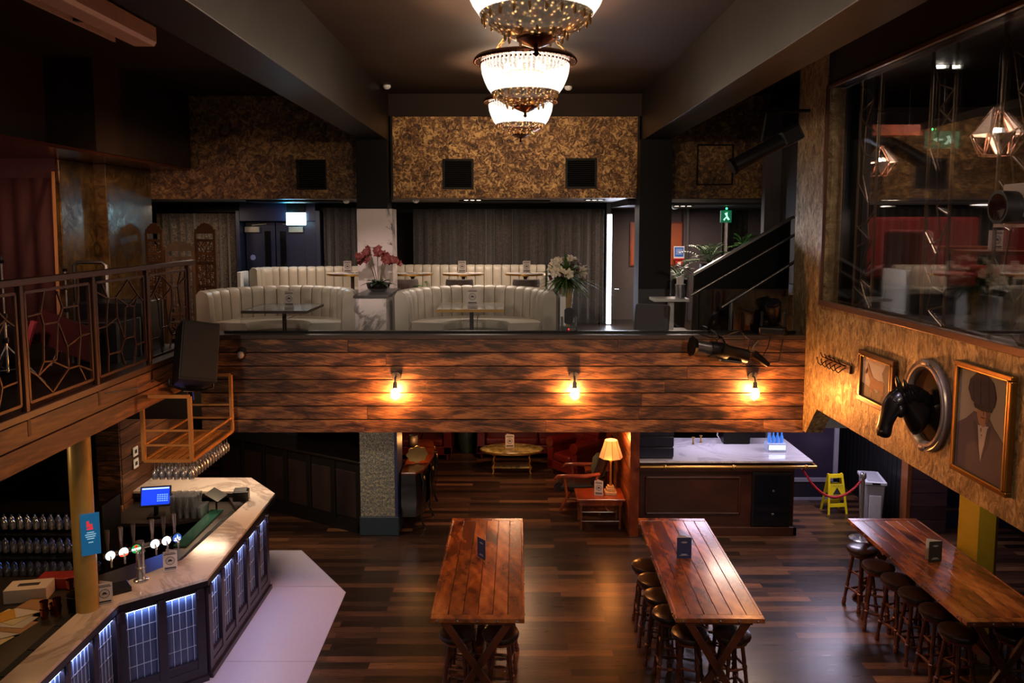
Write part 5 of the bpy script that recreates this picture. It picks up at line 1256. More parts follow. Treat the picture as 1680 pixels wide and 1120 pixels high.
t = thing('rail_cable', 'thin cable drooping along the stage edge', 'cable', (-3.84, 8.0, 3.2)); B().tube([(-3.835, 7.3, 3.2), (-3.83, 7.9, 3.12), (-3.83, 8.6, 3.16), (-3.83, 8.9, 3.2), (-3.83, 8.95, 3.05), (-3.83, 8.8, 2.95)], .006, 6).out('cable', STEEL, t, world=True, smooth=True)
# stage equipment
def cstand(x, y, h, label):
    t = thing('cymbal_stand', label, 'cymbal stand', (x, y, 3.28)); b = B(); b.tube([(0, 0, .12), (0, 0, h*.55)], .014, 10); b.tube([(0, 0, h*.5), (0, 0, h)], .009, 10); b.out('pole', CHROME, t, smooth=True)
    for k in range(3):
        a = k*2*PI/3+.4; b = B(); b.tube([(0, 0, .38), (.30*math.cos(a), .30*math.sin(a), .0)], .009, 8); b.tube([(0, 0, .14), (.17*math.cos(a), .17*math.sin(a), .16)], .006, 6); b.out('leg', CHROME, t, smooth=True)
    for z in (.4, h*.55, h*.8): B().lathe([(0, z), (.025, z), (.03, z+.02), (.025, z+.05), (0, z+.05)], seg=12).out('clamp', BLK2, t, smooth=True)
    B().lathe([(0, h), (.02, h), (.03, h+.02), (.012, h+.03), (.008, h+.07), (0, h+.07)], seg=10).out('top_wing_nut', BLK2, t, smooth=True)
cstand(-4.75, 7.3, 1.15, 'chrome cymbal stand on the stage, the one fully seen through the railing'); cstand(-4.8, 6.3, 1.15, 'chrome cymbal stand at the left edge of the photo')
cstand(-4.9, 8.6, 1.0, 'dark cymbal stand in the middle of the stage railing')
tag(B().bar((-5.35, 9.2, 3.28), (-5.75, 9.95, 5.45), .035, .035).out('wooden_pole', flat('tan_pole', 'a8703c', .5)), 'tan wooden pole leaning against the red stage wall', 'pole')
t = thing('red_lit_board', 'tilted board coloured as red-lit, with a bright edge on the stage floor', 'board', (-4.75, 8.2, 3.35), .3)
B().obx((.0, .2, .25), (.03, .7, .36), (.35, 0, 1.2)).out('board', flat('board_red_light', '4a1416', .6), t); B().obx((-.32, .08, .25), (.04, .05, .38), (.35, 0, 1.2)).out('edge_strip', flat('edge_red_light', 'c0505a', .6), t)  # red light on the board is put into its colours
for i, (x, y, w, d, h, lab) in enumerate([(-4.72, 9.4, .8, .5, .6, 'large black flight case at the back of the stage'), (-4.55, 8.75, .5, .5, .45, 'small black flight case beside the railing end'), (-5.4, 7.9, .6, .6, .5, 'black drum case in the middle of the stage')]):
    t = thing('flight_case', lab, 'case', (x, y, 3.28)); B().box(-w/2, w/2, -d/2, d/2, 0, h).out('body', BLK2, t, bevel=.01)
    for sx in (-1, 1):
        for sy in (-1, 1): B().box(sx*w/2-.012, sx*w/2+.012, sy*d/2-.012, sy*d/2+.012, 0, h).out('corner_edge', STEEL, t)
    B().box(-.06, .06, -d/2-.01, -d/2, h*.5, h*.62).out('latch', STEEL, t)
t = thing('truss_frame', 'grey tubular frame standing against the gold pier', 'frame', (-5.3, 9.6, 3.28))
b = B(); b.tube([(-.22, .3, 0), (-.22, .3, 1.0), (-.18, .3, 1.04), (.14, .3, 1.04), (.18, .3, 1.0), (.18, .3, 0)], .025, 10); b.out('tube_frame', STEEL, t, smooth=True)
B().box(-.16, .12, .28, .34, .5, .92).out('dark_panel', BLACK, t)
# loudspeaker on bracket
t = thing('loudspeaker', 'large black tilted loudspeaker fixed at the end of the stage railing', 'speaker', (-3.58, 8.75, 3.33), 0)
R = Euler((math.radians(-20), math.radians(12), math.radians(38))).to_matrix().to_4x4()
def o_(b, *a, **k): b.bm.transform(R); return b.out(*a, **k)
b = B(); b.prism([(-.21, -.20), (.21, -.20), (.15, .24), (-.15, .24)], -.34, .34); o_(b, 'cabinet', flat('speaker_black', '0d0b0c', .6), t, bevel=.012)
b = B(); b.box(-.19, .19, -.21, -.203, -.31, .31); o_(b, 'grille', flat('speaker_grille', '151213', .7, scale=120, bump=.4), t, bevel=.004)
b = B(); b.tube([(-.05, 0, .345), (-.04, 0, .37), (.04, 0, .37), (.05, 0, .345)], .009, 8); o_(b, 'handle', STEEL, t, smooth=True)
b = B(); b.tube([(-.24, .02, -.30), (-.24, .02, -.36), (-.1, .02, -.40), (.1, .02, -.40), (.24, .02, -.36), (.24, .02, -.3)], .016, 8); o_(b, 'yoke', BLKM, t, smooth=True)
B().box(-.12, .08, -.04, .04, -.42, -.39).out('bracket_plate', STEEL, t, bevel=.003)
b = B(); b.tube([(-.02, 0, -.40), (-.1, .2, -.55), (-.19, .3, -.5)], .02, 8); b.out('wall_arm', BLKM, t, smooth=True)
t = thing('wall_camera', 'small dome camera on the fascia beside the loudspeaker', 'camera', (-3.32, 9.56, 3.22)); B().cyl((0, .04, .02), (0, -.02, .02), .05, seg=18).out('mount', BLK2, t, smooth=True); B().ell((0, -.05, -.02), .045, 16, 12).out('dome', flat('dome_grey', '8c8078', .15), t, smooth=True)
# ---------------------------------------------------------------- fascia lamps
GALV = flat('galvanised', '6b6660', .4, .7)
labs = ['left bulb wall lamp on the timber balcony front', 'middle bulb wall lamp on the timber balcony front', 'right bulb wall lamp on the timber balcony front']
lamp0 = None
for i, x in enumerate((-1.42, .785, 3.0)):
    if lamp0 is None:
        t = thing('bulb_wall_lamp', labs[0], 'wall lamp', (x, 9.59, 2.92)); lamp0 = t
        B().cyl((0, 0, 0), (0, -.03, 0), .06, seg=24).out('back_plate', GALV, t, smooth=True)
        b = B(); b.tube([(0, -.03, 0), (0, -.09, 0), (0, -.115, -.03), (0, -.115, -.07)], .011, 10); b.out('arm', GALV, t, smooth=True)
        B().lathe([(0, -.05), (.02, -.05), (.026, -.07), (.026, -.11), (.035, -.125), (0, -.125)], c=(0, -.115, 0), seg=16).out('socket', GALV, t, smooth=True)
        B().lathe([(0, -.26), (.025, -.252), (.042, -.22), (.04, -.17), (.022, -.13), (.02, -.12)], c=(0, -.115, 0), seg=20).out('bulb', emis('filament_bulb', 'ffa458', 800), t, smooth=True)
        b = B()
        for k in range(6):
            a = k*PI/3; b.tube([(.033*math.cos(a), -.115+.033*math.sin(a), -.12), (.055*math.cos(a), -.115+.055*math.sin(a), -.18), (.052*math.cos(a), -.115+.052*math.sin(a), -.24), (.01*math.cos(a), -.115+.01*math.sin(a), -.285)], .0022, 5)
        b.lathe([(.056, -.20), (.058, -.2), (.058, -.205), (.056, -.205)], c=(0, -.115, 0), seg=24, closed=True); b.out('wire_cage', GALV, t, smooth=True)
    else: dup(lamp0, (x, 9.59, 2.92), label=labs[i])
# ---------------------------------------------------------------- stage lighting gear on the ledge
def moving_head(loc, rz, s, label, red):
    t = thing('moving_head_light', label, 'stage light', loc, rz); t.scale = (s, s, s)
    B().box(-.14, .14, -.11, .11, 0, .09).out('base', BLK2, t, bevel=.02)
    for q in (-1, 1): B().prism([(-.05, .09), (.05, .09), (.035, .26), (-.035, .26)], q*.12-.018, q*.12+.018, 'x').out('yoke_arm', BLK2, t, bevel=.008)
    b = B(); b.cyl((0, .06, .16), (0, -.05, .36), .075, .09, seg=20); b.out('head', BLK2, t, smooth=True); b = B(); b.cyl((0, -.05, .36), (0, -.058, .376), .08, seg=20); b.out('lens', flat('lens_glass', '1c1a22', .05), t)
    if red: B().box(-.03, -.015, -.115, -.11, .05, .065).out('indicator', emis('led_red', 'ff1a10', 14), t); b = B(); [b.box(.0+k*.025, .015+k*.025, -.113, -.11, .03+j*.02, .04+j*.02) for k in range(4) for j in range(3)]; b.out('button', STEEL, t)
moving_head((.74, 9.9, 3.436), .1, .74, 'black moving head light with a red indicator on the ledge by the gold vase', True)
moving_head((3.25, 9.63, 3.436), -.5, 1.1, 'black moving head light at the right end of the ledge', False)
t = thing('profile_spotlight', 'black theatre profile spotlight hung on the timber front near the right bulb', 'stage light', (2.5, 9.3, 3.28), 0)
R = Euler((0, math.radians(8), math.radians(8))).to_matrix().to_4x4()
b = B(); b.tube([(-.36, 0, .02), (-.30, 0, .02)], [.115, .095], 8); o_(b, 'hood', BLKM, t); b = B(); b.tube([(-.36, 0, .02), (-.345, 0, .02)], [.125, .125], 8); o_(b, 'hood_rim', BLKM, t)
b = B(); b.tube([(-.30, 0, .02), (-.12, 0, .01)], [.085, .08], 18); o_(b, 'lens_tube', STEEL, t, smooth=True)
b = B(); b.tube([(-.12, 0, .01), (.08, 0, 0), (.1, 0, 0), (.36, 0, -.02)], [.1, .105, .09, .085], 14); o_(b, 'body', BLK2, t, smooth=True)
b = B(); b.box(.0, .3, -.06, .06, -.12, -.08); o_(b, 'lamp_base', STEEL, t, bevel=.02)
b = B(); b.tube([(0, -.11, 0), (0, -.12, .12), (0, 0, .17), (0, .12, .12), (0, .11, 0)], .012, 8); o_(b, 'yoke', BLKM, t, smooth=True)
b = B(); b.tube([(0, 0, .17), (0, .15, .2), (0, .4, .2)], .014, 8); b.out('clamp_arm', BLKM, t, smooth=True)
t = thing('spot_cable', 'black loose cable looping over the ledge to the theatre spotlight', 'cable', (2.9, 9.5, 3.4)); b = B(); b.tube([(2.1, 9.62, 3.45), (2.3, 9.58, 3.46), (2.5, 9.55, 3.40), (2.8, 9.5, 3.50), (2.9, 9.45, 3.4), (2.88, 9.4, 3.25)], .008, 6); b.tube([(3.2, 9.55, 3.44), (3.15, 9.5, 3.3), (3.05, 9.5, 3.1), (3.3, 9.52, 3.12), (3.35, 9.54, 3.4)], .008, 6); b.out('cable', BLK2, t, world=True, smooth=True)
t = thing('small_clamp_light', 'small dark clamp lamp dangling at the right of the theatre spotlight', 'stage light', (3.05, 9.48, 3.12)); B().tube([(-.08, 0, .1), (.05, -.02, 0), (.1, -.03, -.04)], [.05, .04, .03], 12).out('head', BLKM, t, smooth=True); B().tube([(-.1, 0, .12), (-.08, 0, .2), (0, .05, .26)], .008, 6).out('hanger', STEEL, t, smooth=True)
t = thing('long_spotlight', 'long black follow spot hung in the upper right corner', 'stage light', (2.95, 9.2, 5.66), 0)
R = Euler((0, math.radians(-28), 0)).to_matrix().to_4x4()
b = B(); b.tube([(-.42, 0, 0), (.30, 0, 0)], [.085, .085], 18); o_(b, 'barrel', BLK2, t, smooth=True)
b = B(); b.tube([(-.44, 0, 0), (-.40, 0, 0)], .095, 8); o_(b, 'front_ring', BLKM, t); b = B(); b.box(.2, .45, -.09, .09, -.09, .1); o_(b, 'lamp_house', BLK2, t, bevel=.03)
b = B(); b.tube([(-.05, 0, .09), (-.03, 0, .2), (.0, 0, .42)], .014, 8); b.tube([(-.15, 0, .42), (.5, 0, .44)], .02, 8); b.out('hanger_bar', BLKM, t, smooth=True)
# fluorescent fitting, upper left
t = thing('ceiling_batten', 'long pale metal batten fitting in the upper left corner', 'light fitting', (-2.95, 5.3, 6.22), 0)
b = B(); b.prism([(-.09, .0), (.07, 0), (.09, .03), (.09, .15), (-.04, .15), (-.09, .06)], -3.5, 1.2, 'y'); b.out('housing', flat('batten_pale', 'bd9c8c', .45, .1), t, bevel=.004)
B().box(-.16, -.145, -3.5, 1.0, -.01, .03).out('side_rail', flat('batten_pale', 'bd9c8c', .45, .1), t); B().box(.0, .04, .5, 1.1, .15, .19).out('ceiling_clip', STEEL, t); B().box(-.16, -.09, .4, .44, .0, .02).out('spacer', BLKM, t)
B().cyl((.02, .8, .19), (.02, .8, .53), .012).out('hanger', BLKM, t)
B().cyl((.02, -2, .15), (.02, -2, .53), .012).out('hanger', BLKM, t)
# ---------------------------------------------------------------- right wall decoration (wall plane x = 3.65)
def on_wall(y0, y1, z0, z1): return (y0+y1)/2, (z0+z1)/2
def frame_on_wall(name, label, yc, z0, w, h, fw, fd, fm, canvas, cat='picture'):
    t = thing(name, label, cat, (3.651, yc, z0), 0)   # local: x<0 out of wall, y along wall
    b = B()
    for (a0, a1, c0, c1) in ((-w/2, w/2, 0, fw), (-w/2, w/2, h-fw, h), (-w/2, -w/2+fw, fw, h-fw), (w/2-fw, w/2, fw, h-fw)): b.box(-fd, 0, a0, a1, c0, c1)
    b.out('frame', fm, t, bevel=.008)
    b = B(); g = fw*.82
    for (a0, a1, c0, c1) in ((-w/2+g, w/2-g, g, g+.014), (-w/2+g, w/2-g, h-g-.014, h-g), (-w/2+g, -w/2+g+.014, g, h-g), (w/2-g-.014, w/2-g, g, h-g)): b.box(-fd-.004, -fd+.01, a0, a1, c0, c1)
    b.out('inner_bead', BRASS, t, bevel=.002)
    B().box(-fd*.5, -.002, -w/2+fw*.5, w/2-fw*.5, fw*.5, h-fw*.5).out('canvas', canvas, t)
    return t
def paint(t, x, polys, name, mat):   # polys in (right, up) as seen from the room: right = -y
    b = B()
    for pl in polys: b.prism([(-a, c) for a, c in pl], x-.0012, x, 'x')
    b.out(name, mat, t)
GF = flat('gilt_frame', '8a5c22', .3, .85, var=.2)
t = frame_on_wall('horse_painting', 'small framed painting of a chestnut horse', 7.66, 2.98, .74, .53, .055, .05, flat('dark_gilt', '5c3818', .35, .7), flat('horse_sky', 'c8b4a6', .6, var=.1, scale=4))
w, h = .74, .53
paint(t, -.0265, [[(-.31, .055), (.31, .055), (.31, .17), (.0, .15), (-.31, .2)]], 'ground_paint', flat('horse_ground', '4a342c', .6))
paint(t, -.0272, [[(.05, .1), (.31, .1), (.31, .47), (.2, .47), (.12, .36), (.16, .28), (.04, .2)]], 'tree_paint', flat('horse_tree', '5e463a', .6, var=.3))
HB = [(-.12, .24), (-.16, .29), (-.19, .36), (-.235, .34), (-.245, .31), (-.215, .30), (-.20, .38), (-.185, .42), (-.17, .40), (-.13, .35), (-.07, .285), (.04, .275), (.13, .285), (.17, .26), (.175, .2), (.15, .19), (.145, .10), (.125, .10), (.115, .18), (.08, .18), (-.05, .175), (-.08, .17), (-.085, .09), (-.105, .09), (-.11, .17), (-.135, .19)]
paint(t, -.0279, [HB, [(.10, .19), (.115, .19), (.1, .085), (.08, .085)], [(-.06, .19), (-.045, .19), (-.05, .1), (-.068, .1)]], 'horse_paint', flat('chestnut', 'a05a24', .6, var=.25, scale=25))
paint(t, -.0285, [[(-.085, .13), (-.105, .13), (-.105, .085), (-.085, .085)], [(.145, .14), (.125, .14), (.125, .095), (.145, .095)], [(.17, .26), (.19, .2), (.175, .14), (.165, .2)]], 'dark_points', flat('horse_dark', '3a1e12', .6))
t = frame_on_wall('cap_portrait', 'large gilt framed portrait of a man in a flat cap', 5.915, 2.80, .73, .90, .04, .05, GF, flat('portrait_ground', 'a89c8c', .6, var=.08, scale=3))
paint(t, -.0265, [[(-.31, .05), (.31, .05), (.31, .36), (.16, .46), (.08, .54), (-.10, .54), (-.2, .46), (-.31, .40)]], 'jacket_paint', flat('portrait_coat', '66525a', .7, var=.1))
paint(t, -.0272, [[(-.06, .44), (.09, .46), (.07, .36), (.04, .27), (.015, .17), (-.02, .3)]], 'shirt_paint', flat('portrait_shirt', 'c8b8ac', .6))
paint(t, -.0279, [[(-.06, .52), (-.055, .60), (.095, .60), (.10, .54), (.07, .47), (.03, .44), (-.03, .46)]], 'face_paint', flat('portrait_skin', 'a8745c', .6, var=.15))
paint(t, -.0281, [[(-.008, .515), (.045, .52), (.045, .51), (-.008, .505)], [(.018, .56), (.03, .56), (.035, .535), (.02, .535)]], 'mouth_paint', flat('portrait_mouth', '5c2c26', .6))
CAPP = [(-.14, .62), (-.19, .70), (-.17, .78), (-.09, .845), (.02, .86), (.13, .80), (.17, .70), (.15, .62), (.06, .585), (-.06, .585)]
paint(t, -.0283, [[(.045, .60), (.095, .60), (.10, .54), (.07, .47), (.05, .47), (.06, .54)]], 'cheek_paint', flat('portrait_shade', '6a4436', .6))
paint(t, -.0276, [[(-.10, .47), (-.04, .44), (-.0, .2), (-.06, .30)], [(.12, .47), (.08, .44), (.03, .2), (.10, .32)]], 'lapel_paint', flat('portrait_lapel', '55444a', .7))
paint(t, -.0286, [CAPP], 'cap_paint', flat('portrait_cap', '4c3c40', .8, var=.25, scale=40))
paint(t, -.0289, [[(-.02, .60), (-.012, .60), (-.03, .83), (-.036, .83)], [(.09, .61), (.097, .61), (.07, .82), (.064, .82)], [(-.11, .62), (-.104, .62), (-.12, .78), (-.127, .78)]], 'cap_seam', flat('portrait_seam', '241a1c', .8))
paint(t, -.0292, [[(-.11, .60), (.13, .615), (.12, .575), (.0, .56), (-.09, .57)]], 'peak_paint', flat('portrait_peak', '2a1e20', .7))
paint(t, -.0294, [[(.0, .43), (.0, .40), (.008, .40), (.008, .43)], [(.01, .38), (.01, .37), (.018, .37), (.018, .38)]], 'button_paint', INK)
# coat hooks
t = thing('coat_hooks', 'row of dark iron hooks on a wooden board', 'coat rack', (3.651, 8.62, 3.25))
B().box(-.03, 0, -.36, .30, -.05, .04).out('board', wood('hook_board', [(.3, '4a2c14'), (.7, '7a4c24')], (1, 1, 1)), t, bevel=.004)
for k in range(5):
    y = -.26+k*.12; b = B(); b.tube([(-.03, y, .0), (-.07, y+.0, -.02), (-.10, y+.02, -.06), (-.13, y+.03, -.03), (-.14, y+.035, .02)], .006, 6); b.tube([(-.03, y, .02), (-.09, y+.01, .04), (-.11, y+.02, .09)], .006, 6); b.ell((-.14, y+.035, .025), .009, 8, 6); b.out('hook', BLKM, t, smooth=True)
# oval frame plaque
t = thing('oval_wall_plaque', 'aged silver oval frame behind the bronze horse head', 'wall plaque', (3.651, 6.72, 3.22))
b = B()
def oval(a, c, x, n=56): return [(x, a*math.cos(2*PI*k/n), c*math.sin(2*PI*k/n)) for k in range(n)]
rings = [oval(.355, .40, -.0), oval(.36, .405, -.03), oval(.35, .395, -.055), oval(.325, .37, -.045), oval(.315, .36, -.06), oval(.295, .34, -.06), oval(.275, .32, -.035), oval(.27, .315, -.01)]
b.loft(rings, caps=False).out('oval_moulding', flat('aged_silver', 'a08c7c', .35, .5, var=.25), t, smooth=True)
for sg in (-1, 1): b = B(); b.ell((-.05, 0, sg*.375), (.02, .06, .035)); b.ell((-.055, .035, sg*.365), (.015, .03, .02)); b.ell((-.055, -.035, sg*.365), (.015, .03, .02)); b.out('carved_crest', flat('aged_silver', 'a08c7c', .35, .5, var=.25), t, smooth=True)
b = B(); b.loft([oval(.285, .33, -.004), oval(.285, .33, -.012)]).out('mirror_plate', flat('dark_mirror', '4a3a28', .15, .8, bump=0), t)
# horse head: loft of rings along neck -> poll -> muzzle
HM = flat('bronze_black', '16110f', .32, .5, var=.3, coat=.2, scale=18)
t = thing('horse_head_bust', 'black bronze horse head sculpture projecting from the oval frame', 'sculpture', (3.645, 6.74, 3.20)); t.scale = (.80, 1.2, 1.0)
# coordinates: x negative = out into the room, y negative = towards camera
def ring(c, d, rw, rh, n=20, sq=1.0):
    c, d = Vector(c), Vector(d).normalized(); s = Vector((0, 1, 0)); s = (s-d*s.dot(d)).normalized(); u = d.cross(s)
    out = []
    for k in range(n):
        a = 2*PI*k/n; q = math.copysign(abs(math.cos(a))**sq, math.cos(a)); r = math.copysign(abs(math.sin(a))**sq, math.sin(a)); out.append(c+s*rw*q+u*rh*r)
    return out
spec = [((-.01, 0, -.12), (-1, 0, .55), .095, .20), ((-.08, 0, -.06), (-1, 0, .6), .09, .185), ((-.16, 0, .0), (-1, 0, .5), .082, .155), ((-.23, 0, .055), (-1, 0, .25), .076, .125), ((-.29, 0, .075), (-1, 0, -.25), .074, .108),
        ((-.345, 0, .055), (-.8, 0, -.7), .078, .105), ((-.385, 0, .005), (-.55, 0, -1), .074, .098), ((-.415, 0, -.055), (-.45, 0, -1), .066, .09), ((-.435, 0, -.11), (-.3, 0, -1), .056, .078), ((-.447, 0, -.16), (-.25, 0, -1), .053, .074), ((-.456, 0, -.20), (-.2, 0, -1), .06, .08), ((-.462, 0, -.235), (-.2, 0, -1), .059, .078), ((-.463, 0, -.262), (-.15, 0, -1), .045, .058), ((-.463, 0, -.272), (-.1, 0, -1), .02, .028)]
b = B(); b.loft([ring(c, d, rw, rh) for c, d, rw, rh in spec])
o = b.out('head_and_neck', HM, t, smooth=True); md = o.modifiers.new('s', 'SUBSURF'); md.levels = 1; md.render_levels = 1
b = B()
for s in (-1, 1):
    b.ell((-.372, s*.058, .045), (.028, .018, .022), 12, 8, (0, .5, 0)); b.ell((-.385, s*.06, .062), (.035, .014, .012), 10, 6, (0, .4, 0)); b.ell((-.508, s*.034, -.212), (.014, .014, .02)); b.tube([(-.36, s*.07, -.02), (-.41, s*.062, -.07), (-.45, s*.052, -.14)], [.018, .014, .006], 8)
    b.ell((-.33, s*.062, -.02), (.05, .025, .06), 12, 8)
b.tube([(-.50, -.05, -.252), (-.53, 0, -.246), (-.50, .05, -.252)], .008, 6); b.out('face_detail', HM, t, smooth=True)
for s in (-1, 1):
    b = B(); b.tube([(-.28, s*.045, .16), (-.285, s*.055, .20), (-.30, s*.058, .235), (-.315, s*.052, .262)], [.024, .026, .017, .003], 10); b.out('ear', HM, t, smooth=True)
b = B()
for k in range(11):
    f = k/10; p = Vector((-.05, 0, .14)).lerp(Vector((-.33, 0, .165)), f)+Vector((0, 0, .035*math.sin(PI*f))); b.tube([p, p+Vector((.01, -.045, -.015)), p+Vector((.03, -.078, -.07-.02*(k % 3))), p+Vector((.045, -.08, -.12))], [.02, .02, .014, .004], 6)
for k in range(4): b.tube([(-.32-.01*k, 0, .17-.012*k), (-.37-.006*k, -.01+.01*k, .13-.012*k), (-.39, -.012+.01*k, .08-.01*k)], [.018, .014, .004], 6)
b.out('mane', HM, t, smooth=True)
# ---------------------------------------------------------------- mezzanine behind the glass
PIPE = flat('lattice_metal', '94806e', .35, .7)
def lattice_panel(y0, y1, label, seed):
    t = thing('metal_lattice_panel', label, 'partition', (3.95, (y0+y1)/2, 3.79)); q = random.Random(seed); w = y1-y0; zt = 2.74
    for y in (-w/2, w/2): B().tube([(0, y, 0), (0, y, zt)], .016, 8).out('upright', PIPE, t, smooth=True)
    b = B(); z = .15; y = -w/2; prev = (0, -w/2, 0.05)
    while z < zt-.15:
        yy = q.uniform(-.25, .25)*w; p = (0, yy, z+q.uniform(-.05, .05)); b.bar(prev, p, .012, .012, (1, 0, 0)); b.bar(p, (0, (-w/2 if q.random() < .5 else w/2), z+q.uniform(.1, .25)), .012, .012, (1, 0, 0))
        if q.random() < .6: b.bar(p, (0, w/2 if yy < 0 else -w/2, z-q.uniform(.05, .15)), .012, .012, (1, 0, 0))
        prev = p; z += q.uniform(.2, .32)
    b.out('lattice', PIPE, t)
lattice_panel(8.55, 9.0, 'tall metal lattice panel behind the glass, nearest the corner post', 1); lattice_panel(7.1, 7.5, 'tall metal lattice panel in the middle of the long window', 2); lattice_panel(6.0, 6.42, 'tall metal lattice panel towards the right edge of the window', 3); lattice_panel(5.0, 5.3, 'tall metal lattice panel beyond the right edge of the photo', 4)
def red_booth(x, y, L, label, rz=0, H=1.12):
    t = thing('velvet_booth', label, 'booth', (x, y, 3.78), rz)
    B().box(-L/2, L/2, .0, .16, .3, H).out('backrest', REDV, t, bevel=.05, seg=3); B().box(-L/2, L/2, -.5, 0, .3, .47).out('seat_cushion', REDV, t, bevel=.04, seg=3); B().box(-L/2, L/2, -.45, .12, 0, .3).out('plinth', BLACK, t)
    n = int(L/.35); b = B()
    for k in range(1, n): b.box(-L/2+k*L/n-.004, -L/2+k*L/n+.004, -.006, .0, .5, H-.06)
    b.out('seam', flat('seam_dark', '3a0a08', .8), t)
red_booth(5.35, 10.8, 2.2, 'long red velvet booth at the back of the mezzanine'); red_booth(7.6, 10.6, 1.8, 'dark red velvet booth at the right rear of the mezzanine'); red_booth(4.75, 9.25, .9, 'red velvet booth near the glass corner', math.radians(90), .95)
red_booth(6.6, 8.0, 1.6, 'red velvet bench at the right side behind the glass', math.radians(10), .85)
def mtable(x, y, w, d, label):
    t = thing('mezzanine_table', label, 'table', (x, y, 3.78)); B().box(-w/2, w/2, -d/2, d/2, .71, .75).out('tabletop', REDW, t, bevel=.004); B().lathe([(0, 0), (.22, 0), (.22, .02), (.04, .06), (.035, .7), (0, .71)], seg=16).out('pedestal', BLKM, t, smooth=True)
mtable(5.35, 9.6, 1.2, .7, 'wooden table in front of the long red booth'); mtable(4.9, 8.0, .6, .6, 'square table nearest the long window'); mtable(5.9, 7.0, .8, .6, 'wooden table beside the red bench')
make_menu('table_card', 'white emblem card on the table nearest the long window', (4.95, 8.0, 4.533), 0, PAPER, .13, .2, 'emblem'); make_menu('table_card', 'white emblem card on the table beside the red bench', (5.85, 6.95, 4.533), 0, PAPER, .13, .2, 'emblem')
t = thing('bar_shelf_unit', 'dark counter with glassware at the rear of the mezzanine', 'counter', (5.5, 11.6, 3.78)); B().box(-1.2, 1.6, -.2, .2, 0, 1.3).out('body', BLACK, t); B().box(-1.25, 1.65, -.24, .2, 1.3, 1.34).out('top', STEEL, t)
t = thing('wooden_beam_shelf', 'hanging wooden beam seen through the left end of the window', 'beam', (4.7, 10.3, 6.0)); B().box(-.6, .55, -.1, .1, -.07, .07).out('beam', REDW, t, bevel=.006)
for x in (-.5, .45): B().cyl((x, 0, .07), (x, 0, .55), .006, seg=6).out('suspension_wire', STEEL, t)
# geometric pendants
def pendant(loc, s, label):
    t = thing('geometric_pendant', label, 'pendant light', loc); t.scale = (s, s, s); n = 7; r1, z1 = .23, -.02; r2, z2 = .13, -.22; r0, z0 = .03, .24
    b = B(); f = B()
    P0 = [Vector((r0*math.cos(2*PI*k/n), r0*math.sin(2*PI*k/n), z0)) for k in range(n)]; P1 = [Vector((r1*math.cos(2*PI*(k+.5)/n), r1*math.sin(2*PI*(k+.5)/n), z1)) for k in range(n)]; P2 = [Vector((r2*math.cos(2*PI*k/n), r2*math.sin(2*PI*k/n), z2)) for k in range(n)]
    for k in range(n):
        for a, c in ((P0[k], P1[k]), (P0[k], P1[k-1]), (P1[k], P2[k]), (P1[k-1], P2[k]), (P2[k], P2[(k+1) % n])): b.bar(a, c, .012, .012)
        if k % 2 == 0: f.quad(P0[k], P1[k], P1[k-1], P0[k]+Vector((0, 0, .001)))
        else:
            f.quad(P1[k], P2[k], P2[k]-Vector((0, 0, .001)), P1[k-1])
    b.out('wire_frame', flat('copper_wire', 'c89880', .25, .9), t); f.out('facet', flat('copper_facet', 'f0dccc', .4, .1), t, solid=.003)
    B().ell((0, 0, .0), (.03, .03, .05)).out('bulb', emis('pendant_bulb', 'fff0dc', 40), t, smooth=True); B().cyl((0, 0, .05), (0, 0, 1.0), .005, seg=6).out('cord', BLK2, t)
    light('pendant_light', 'POINT', loc, 7, 'ffdcc0', .05)
pendant((4.72, 7.75, 5.68), 1.0, 'copper faceted pendant lamp glowing behind the window on the right'); pendant((4.6, 9.9, 5.58), .8, 'smaller copper pendant lamp near the left end of the window')
for x, y, lab in ((4.85, 8.9, 'pair of ceiling spots behind the left part of the window'), (5.6, 8.0, 'pair of ceiling spots behind the right part of the window')):
    t = thing('ceiling_spot_pair', lab, 'ceiling light', (x, y, 6.55)); 
    for s in (-.09, .09): B().cyl((s, 0, -.03), (s, 0, 0), .035, seg=14).out('lens', emis('spot_lens', 'fff0dc', 40), t)
    B().box(-.15, .15, -.05, .05, -.005, 0).out('plate', BLKM, t)
t = thing('green_exit_sign', 'green running-man exit sign hanging in the mezzanine', 'exit sign', (5.15, 9.5, 5.80)); B().box(-.2, .2, -.015, .015, -.1, .1).out('box', emis('exit_green_dim', '1c5c44', .5), t)
b = B(); b.prism([(.02, -.05), (.06, 0), (.04, .04), (.08, .05), (.1, 0), (.14, -.04), (.1, -.05), (.08, -.02), (.05, -.06)], -.02, -.016, 'y'); b.prism([(-.12, 0), (-.06, .03), (-.06, .01), (0, .01), (0, -.01), (-.06, -.01), (-.06, -.03)], -.02, -.016, 'y'); b.out('running_figure', emis('exit_pale_dim', 'a0c8b0', .8), t)
B().cyl((0, 0, .1), (0, 0, .75), .008, seg=6).out('hanger', BLKM, t); B().ell((-.14, -.03, .12), .014).out('indicator', emis('led_green', '20ff70', 12), t)
